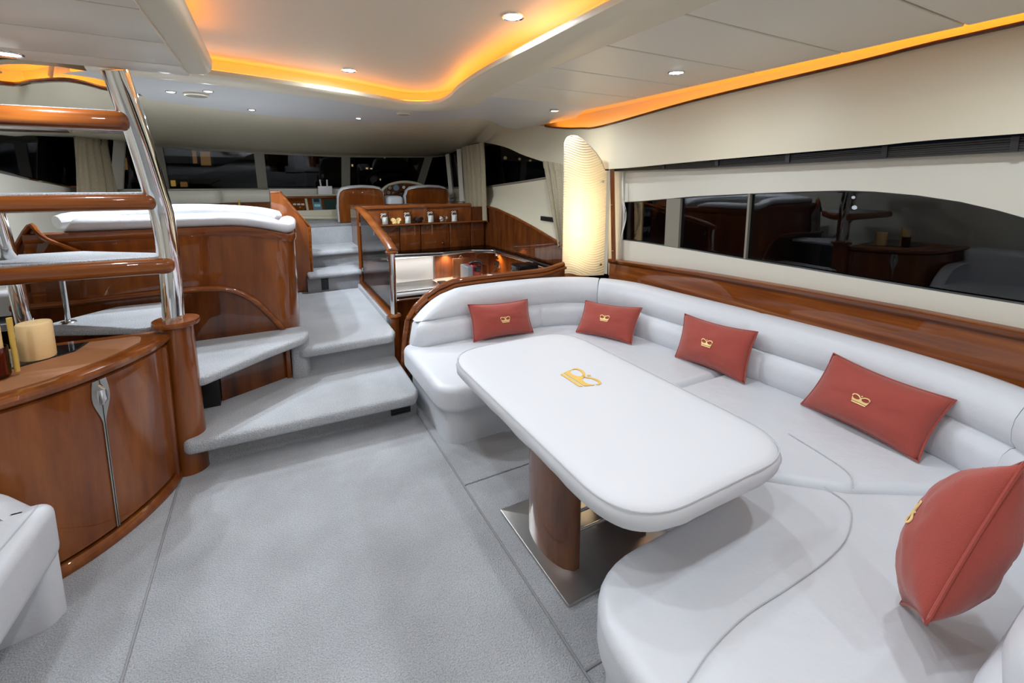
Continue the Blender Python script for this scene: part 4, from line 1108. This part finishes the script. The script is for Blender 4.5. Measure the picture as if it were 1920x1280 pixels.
# glass balustrade
bs = thing('balustrade', 'smoked glass balustrade with a wooden handrail and chrome post', 'balustrade', (.84, 4.2, .0))
lathe('lower_post', [(.035, .0), (.035, .44), (.05, .452), (.056, .462), (.05, .474), (.03, .478), (0, .478)], (.845, 3.60, .0), 'wood', bs, cap=False, n=20)
tube('chrome_post', [V(.845, 3.60, .47), V(.842, 3.60, 1.0)], .026, 'chrome', bs, n=18)
tube('back_post', [V(.835, 4.98, .45), V(.84, 5.02, 1.25)], .024, 'wood', bs, n=12)
hr = catmull([V(.842, 3.565, 1.005), V(.842, 3.72, 1.05), V(.842, 4.3, 1.165), V(.84, 4.85, 1.255), V(.84, 5.05, 1.268)], 5)
tube('handrail', hr, .034, 'wood_y', bs, n=14, squash=(1.25, .6))
lathe('rail_collar', [(0, -.022), (.045, -.018), (.05, -.006), (.045, .006), (0, .01)], (.842, 3.60, .995), 'wood', bs, cap=False, n=18)
vslab('glass_panel', [V(.836, 3.66, .47), V(.836, 4.96, .47), V(.836, 4.98, 1.22), V(.836, 3.66, 1.0)], (.012, 0, 0), 'smoked_glass', bs, smooth=False)
for y, z in ((3.70, .92), (4.92, 1.1), (4.90, .62), (4.2, 1.08)):
    box('glass_clip', (.828, y - .012, z - .02), (.856, y + .012, z + .02), 'chrome', bs, r=.003)

# ================================================================== HELM
def helm_seat(cx, w, zb, label):
    g = thing('helm_seat', label, 'seat', (cx, 6.3, 1.0), 'helm seats')
    zt = 1.475
    rings = []
    def outline(k, y, dz):
        hw = w / 2 * k
        pts = [(-1, zb), (-1.02, zb + .2), (-1.0, zt - .12), (-.93, zt - .05), (-.8, zt - .015), (-.5, zt + .004), (0, zt + .012), (.5, zt + .004), (.8, zt - .015), (.93, zt - .05), (1.0, zt - .12), (1.02, zb + .2), (1, zb)]
        return [V(cx + hw * a, y + .07 * a * a, z + dz if z > zb + .3 else z) for a, z in pts]
    loft('back_shell', [outline(.95, 6.23, -.03), outline(.97, 6.225, -.022), outline(.97, 6.26, -.022)], 'wood', g)
    loft('back_cushion', [outline(.96, 6.245, -.01), outline(1.0, 6.26, .0), outline(1.02, 6.30, .012), outline(1.0, 6.36, .0), outline(.93, 6.39, -.04)], 'leather', g, angle=60)
    box('seat_pad', (cx - w * .48, 6.36, 1.12 if zb < 1.1 else 1.16), (cx + w * .48, 6.68, 1.25), 'leather', g, r=.04)
    box('pedestal', (cx - .12, 6.45, 1.0), (cx + .12, 6.75, 1.14), 'black', g, r=.02)
helm_seat(1.105, .60, 1.01, 'helm seat with a tall wooden back beside the helm steps')
helm_seat(2.02, .64, 1.15, 'helm seat with a wooden back nearer the curtain')
ar = thing('armrest', 'white rounded armrest between the two helm seats', 'armrest', (1.55, 6.35, 1.0))
box('pad', (1.44, 6.26, 1.15), (1.66, 6.6, 1.345), 'leather', ar, r=.05)
box('stand', (1.47, 6.35, 1.0), (1.63, 6.55, 1.17), 'black', ar, r=.01)
ds = thing('dashboard', 'cream helm dashboard with a switch panel and dark screens', 'dashboard', (.9, 7.1, 1.0))
def dpx(u, v, y): return P(u, v, 'y', y)
vslab('console_base', [V(.28, 6.98, 1.0), V(2.4, 6.98, 1.0), V(2.4, 6.98, 1.14), V(.28, 6.98, 1.14)], (0, .4, 0), 'cream', ds, smooth=False)
fa = [dpx(538, 371, 7.25), dpx(700, 371, 7.25), dpx(700, 402, 6.98), dpx(545, 402, 6.98)]
vslab('fascia', fa, (0, .03, -.03), 'wood_x', ds, smooth=False)
def on_face(a, b_, c_, d_, name, mat, lift=.006):
    def f(s, t_): return (fa[0].lerp(fa[1], s)).lerp(fa[3].lerp(fa[2], s), t_)
    n = (fa[1] - fa[0]).cross(fa[3] - fa[0]).normalized(); n = n if n.y < 0 else -n
    return vslab(name, [f(a, b_) + n * lift, f(c_, b_) + n * lift, f(c_, d_) + n * lift, f(a, d_) + n * lift], -n * .01, mat, ds, smooth=False)
on_face(.19, .02, .215, .98, 'divider', 'cream')
on_face(.27, .05, .37, .78, 'control_unit', 'blue_panel')
on_face(.285, .42, .355, .55, 'unit_display', 'display', .009)
on_face(.285, .08, .35, .28, 'chart_display', 'screen', .009)
on_face(.40, .1, .64, .82, 'dark_screen', 'screen')
for k in range(3): on_face(.05 + .045 * k, .36, .085 + .045 * k, .44, 'gauge', 'white')
for r_ in range(3):
    for k in range(4): on_face(.035 + .04 * k + .01 * r_, .55 + .13 * r_, .05 + .04 * k + .01 * r_, .60 + .13 * r_, 'switch', 'yellow_glow' if (r_ == 0 and k == 2) else 'black')
tube('edge_roll', [dpx(552, 408, 6.97), dpx(720, 408, 6.97)], .03, 'cream', ds, n=12)
box('dash_shelf', (.20, 7.22, 1.30), (2.3, 7.42, 1.345), 'wood_x', ds, r=.006)
tube('shelf_bead', [V(.22, 7.2, 1.345), V(1.1, 7.2, 1.345)], .012, 'cream', ds, n=8)
vslab('locker_opening', [dpx(612, 412, 6.97), dpx(592, 412, 6.97), dpx(592, 455, 6.97), dpx(612, 455, 6.97)], (0, .02, 0), 'black', ds, smooth=False)
# instrument binnacle
arc = [dpx(u, v, 6.95) for u, v in ((712, 372), (716, 358), (727, 348), (742, 343), (757, 341), (772, 342), (788, 346), (802, 354), (808, 372))]
arc = catmull(arc, 4)
tube('binnacle_hood', arc, .022, 'cream', ds, n=10)
vslab('instrument_panel', arc + [V(arc[-1].x, 6.95, 1.13), V(arc[0].x, 6.95, 1.13)], (0, .25, 0), 'wood_dark', ds, smooth=False)
for i, (u, v, r) in enumerate(((731, 352, .035), (743, 352, .045), (757, 351, .03), (729, 361, .025), (752, 362, .028), (738, 362, .02))):
    c = dpx(u, v, 6.93)
    ring = [c + V(r * math.cos(2 * PI * k / 18), 0, r * math.sin(2 * PI * k / 18)) for k in range(18)]
    vslab('gauge', ring, (0, .015, 0), 'grey_plastic' if i % 2 else 'black_gloss', ds)
    ring = [c + V(r * .8 * math.cos(2 * PI * k / 18), -.002, r * .8 * math.sin(2 * PI * k / 18)) for k in range(18)]
    vslab('gauge_face', ring, (0, .01, 0), 'blue_panel' if i == 1 else 'white' if i == 2 else 'mullion', ds)
wh = thing('steering_wheel', 'black steering wheel in front of the instrument panel', 'steering wheel', (1.92, 6.75, 1.28))
tube('wheel_rim', [V(1.75 + .17 * math.cos(2 * PI * k / 28), 6.78 - .05 * math.sin(2 * PI * k / 28), 1.24 + .15 * math.sin(2 * PI * k / 28)) for k in range(29)], .014, 'black', wh, n=8)
for k in range(3):
    a = PI / 2 + 2 * PI * k / 3
    tube('spoke', [V(1.75, 6.80, 1.24), V(1.75 + .165 * math.cos(a), 6.78 - .05 * math.sin(a), 1.24 + .145 * math.sin(a))], .009, 'chrome', wh, n=6)
rt = thing('router', 'white router with two antennas on the dashboard', 'router', (.74, 7.2, 1.36))
box('body', (.655, 7.215, 1.347), (.85, 7.26, 1.475), 'white', rt, r=.006)
tube('antenna', [V(.70, 7.24, 1.47), V(.688, 7.24, 1.57)], .011, 'white', rt, n=8)
tube('antenna', [V(.785, 7.24, 1.47), V(.785, 7.24, 1.57)], .011, 'white', rt, n=8)
# cream settee back along the windscreen, left of the dashboard
fb = thing('forward_sideboard', 'pale upholstered ledge under the windscreen left of the dashboard', 'ledge', (-.8, 7.2, 1.0))
lp_ = catmull([dpx(225, 362, 7.0), dpx(320, 362, 7.05), dpx(400, 362, 7.08), dpx(425, 364, 7.2), dpx(505, 366, 7.2)], 5)
sweep('upper_roll', [V(p.x, p.y, 1.26) for p in lp_], [(0, 0), (.015, .02), (.018, .09), (.01, .15), (-.01, .17), (-.19, .175), (-.19, 0)], 'window_cream', fb)
sweep('lower_panel', [V(p.x, p.y, 1.0) for p in lp_], [(-.03, 0), (-.03, .255), (-.2, .255), (-.2, 0)], 'wood', fb)
tube('step_rod', [V(-.34, 7.0, 1.2), V(-.34, 7.0, 1.30)], .012, 'gold', fb, n=8)
struct(slab('floor', [(-1.85, 3.56), (.09, 3.56), (.15, 5.0), (.25, 5.95), (-1.85, 5.95)], .70, .74, 'carpet', smooth=False))

# ================================================================== CURTAINS
def curtain(label, tl, tr_, bl_, br, folds, amp, out):
    tl, tr_, bl_, br, out = map(Vector, (tl, tr_, bl_, br, out))
    g = thing('curtain', label, 'curtain', (bl_ + br) / 2, 'side window curtains')
    rows = []
    for i in range(15):
        q = i / 14; r = []
        for j in range(folds * 10 + 1):
            s = j / (folds * 10)
            p = tl.lerp(tr_, s).lerp(bl_.lerp(br, s), q)
            ph = s * folds * 2 * PI + .6 * math.sin(q * 3 + s * 5)
            p = p + out * (amp * (.55 + .6 * q) * math.sin(ph) + amp * .25 * math.sin(2.3 * ph + 1)) + V(0, 0, .012 * math.sin(s * 9) * q)
            r.append(p)
        rows.append(r)
    shell('drape', rows, out.normalized() * -.006, 'curtain', g, angle=80)
    shell('heading', [[p + out.normalized() * .006 + V(0, 0, .01) for p in rows[0]], [p + out.normalized() * .006 + V(0, 0, -.01) for p in rows[1]]], out.normalized() * -.004, 'curtain', g, angle=80)
curtain('full-length beige curtain beside the helm on the starboard side', P(866, 277, 'x', 2.5), P(907, 268, 'x', 2.5), P(876, 408, 'x', 2.46), P(914, 417, 'x', 2.46), 5, .022, (-1, -.35, 0))
curtain('beige curtain half hidden behind the glowing lamp', P(1019, 303, 'x', 2.55), P(1062, 311, 'x', 2.55), P(1048, 462, 'x', 2.50), P(1068, 466, 'x', 2.50), 4, .02, (-1, -.2, 0))
curtain('pale curtain seen past the ladder on the port side', P(138, 256, 'x', -1.69), P(202, 259, 'x', -1.64), P(142, 392, 'x', -1.69), P(225, 392, 'y', 6.85), 5, .025, (1, -.3, 0))
curtain('pale curtain end at the far left beside the ladder tube', P(-40, 470, 'x', -1.5), P(2, 470, 'x', -1.5), P(-40, 560, 'x', -1.5), P(14, 560, 'x', -1.5), 3, .015, (1, -.3, 0))

# ================================================================== OUTSIDE AT NIGHT
plain('sea_water', (0.004, 0.006, 0.009), 0.06)
n = tex(M['sea_water'].node_tree, 1.2, 3); bump(M['sea_water'].node_tree, M['sea_water'].node_tree.nodes['Principled BSDF'], n.outputs['Fac'], .5, .2)
struct(mesh('ground_water', [(-60, -40, -1.3), (90, -40, -1.3), (90, 120, -1.3), (-60, 120, -1.3)], [(0, 1, 2, 3)], 'sea_water', smooth=False))
def facade(label, x0, x1, y, z0, z1, wins):
    g = thing('harbour_building', label, 'building', ((x0 + x1) / 2, y, z0))
    box('wall', (x0, y, z0), (x1, y + 3, z1), 'building', g, smooth=False)
    for (u0, v0, u1, v1, mt) in wins:
        a, b_ = P(u0, v0, 'y', y - .05), P(u1, v1, 'y', y - .05)
        f = box('window', (a.x - .1, y - .06, b_.z - .1), (b_.x + .1, y, a.z + .1), 'mullion', g, smooth=False)
        box('pane', (a.x, y - .09, b_.z), (b_.x, y - .02, a.z), mt, f, smooth=False)
facade('dark quayside building with a lit doorway beyond the windscreen', -9, 1.5, 30, -1.3, 14,
       [(360, 283, 370, 306, 'lit_window'), (375, 284, 396, 310, 'lit_window'), (320, 338, 330, 349, 'lit_yellow'), (338, 341, 352, 350, 'lit_window'), (228, 296, 240, 318, 'lit_window')])
facade('dark quayside building straight ahead of the helm', 3, 22, 42, -1.3, 10,
       [(545, 325, 549, 328, 'lit_white'), (659, 308, 662, 312, 'lit_dot'), (686, 314, 690, 317, 'lit_dot'), (694, 315, 698, 317, 'lit_dot'), (720, 293, 722, 296, 'lit_dot'), (712, 335, 714, 338, 'lit_dot')])
def lantern(u, v, ax, val, r, mt, label):
    c = P(u, v, ax, val)
    g = thing('harbour_light', label, 'light', c, 'lights across the harbour')
    lathe('bulb', [(0, -r), (r * .8, -r * .6), (r, 0), (r * .8, r * .6), (0, r)], c, mt, g, n=10, cap=False)
    tube('mast', [c + V(0, .1, -r), V(c.x, c.y + .1, -1.3)], r * .12, 'building', g, n=6)
lantern(947, 296, 'x', 14, .12, 'lit_dot', 'warm harbour light seen beside the long curtain')
lantern(974, 298, 'x', 14, .09, 'lit_dot', 'small harbour light right of the first in the side window')
lantern(994, 301, 'x', 14, .08, 'lit_dot', 'harbour light at the upper right of the forward side window')
lantern(1602, 389, 'x', 16, .07, 'lit_white', 'white harbour light seen through the large saloon window')
lantern(1600, 370, 'x', 16, .05, 'lit_white', 'faint bluish harbour light above the white one')
gb = thing('covered_boat', 'green covered shape moored outside the forward side window', 'boat', P(985, 315, 'x', 9))
a, b_ = P(976, 308, 'x', 9), P(990, 330, 'x', 9)
slab('cover', rpoly([(9, b_.y, .1), (9.6, b_.y, .1), (9.6, a.y, .1), (9, a.y, .1)]), -1.3, a.z, 'green_cover', gb, rt=.15)
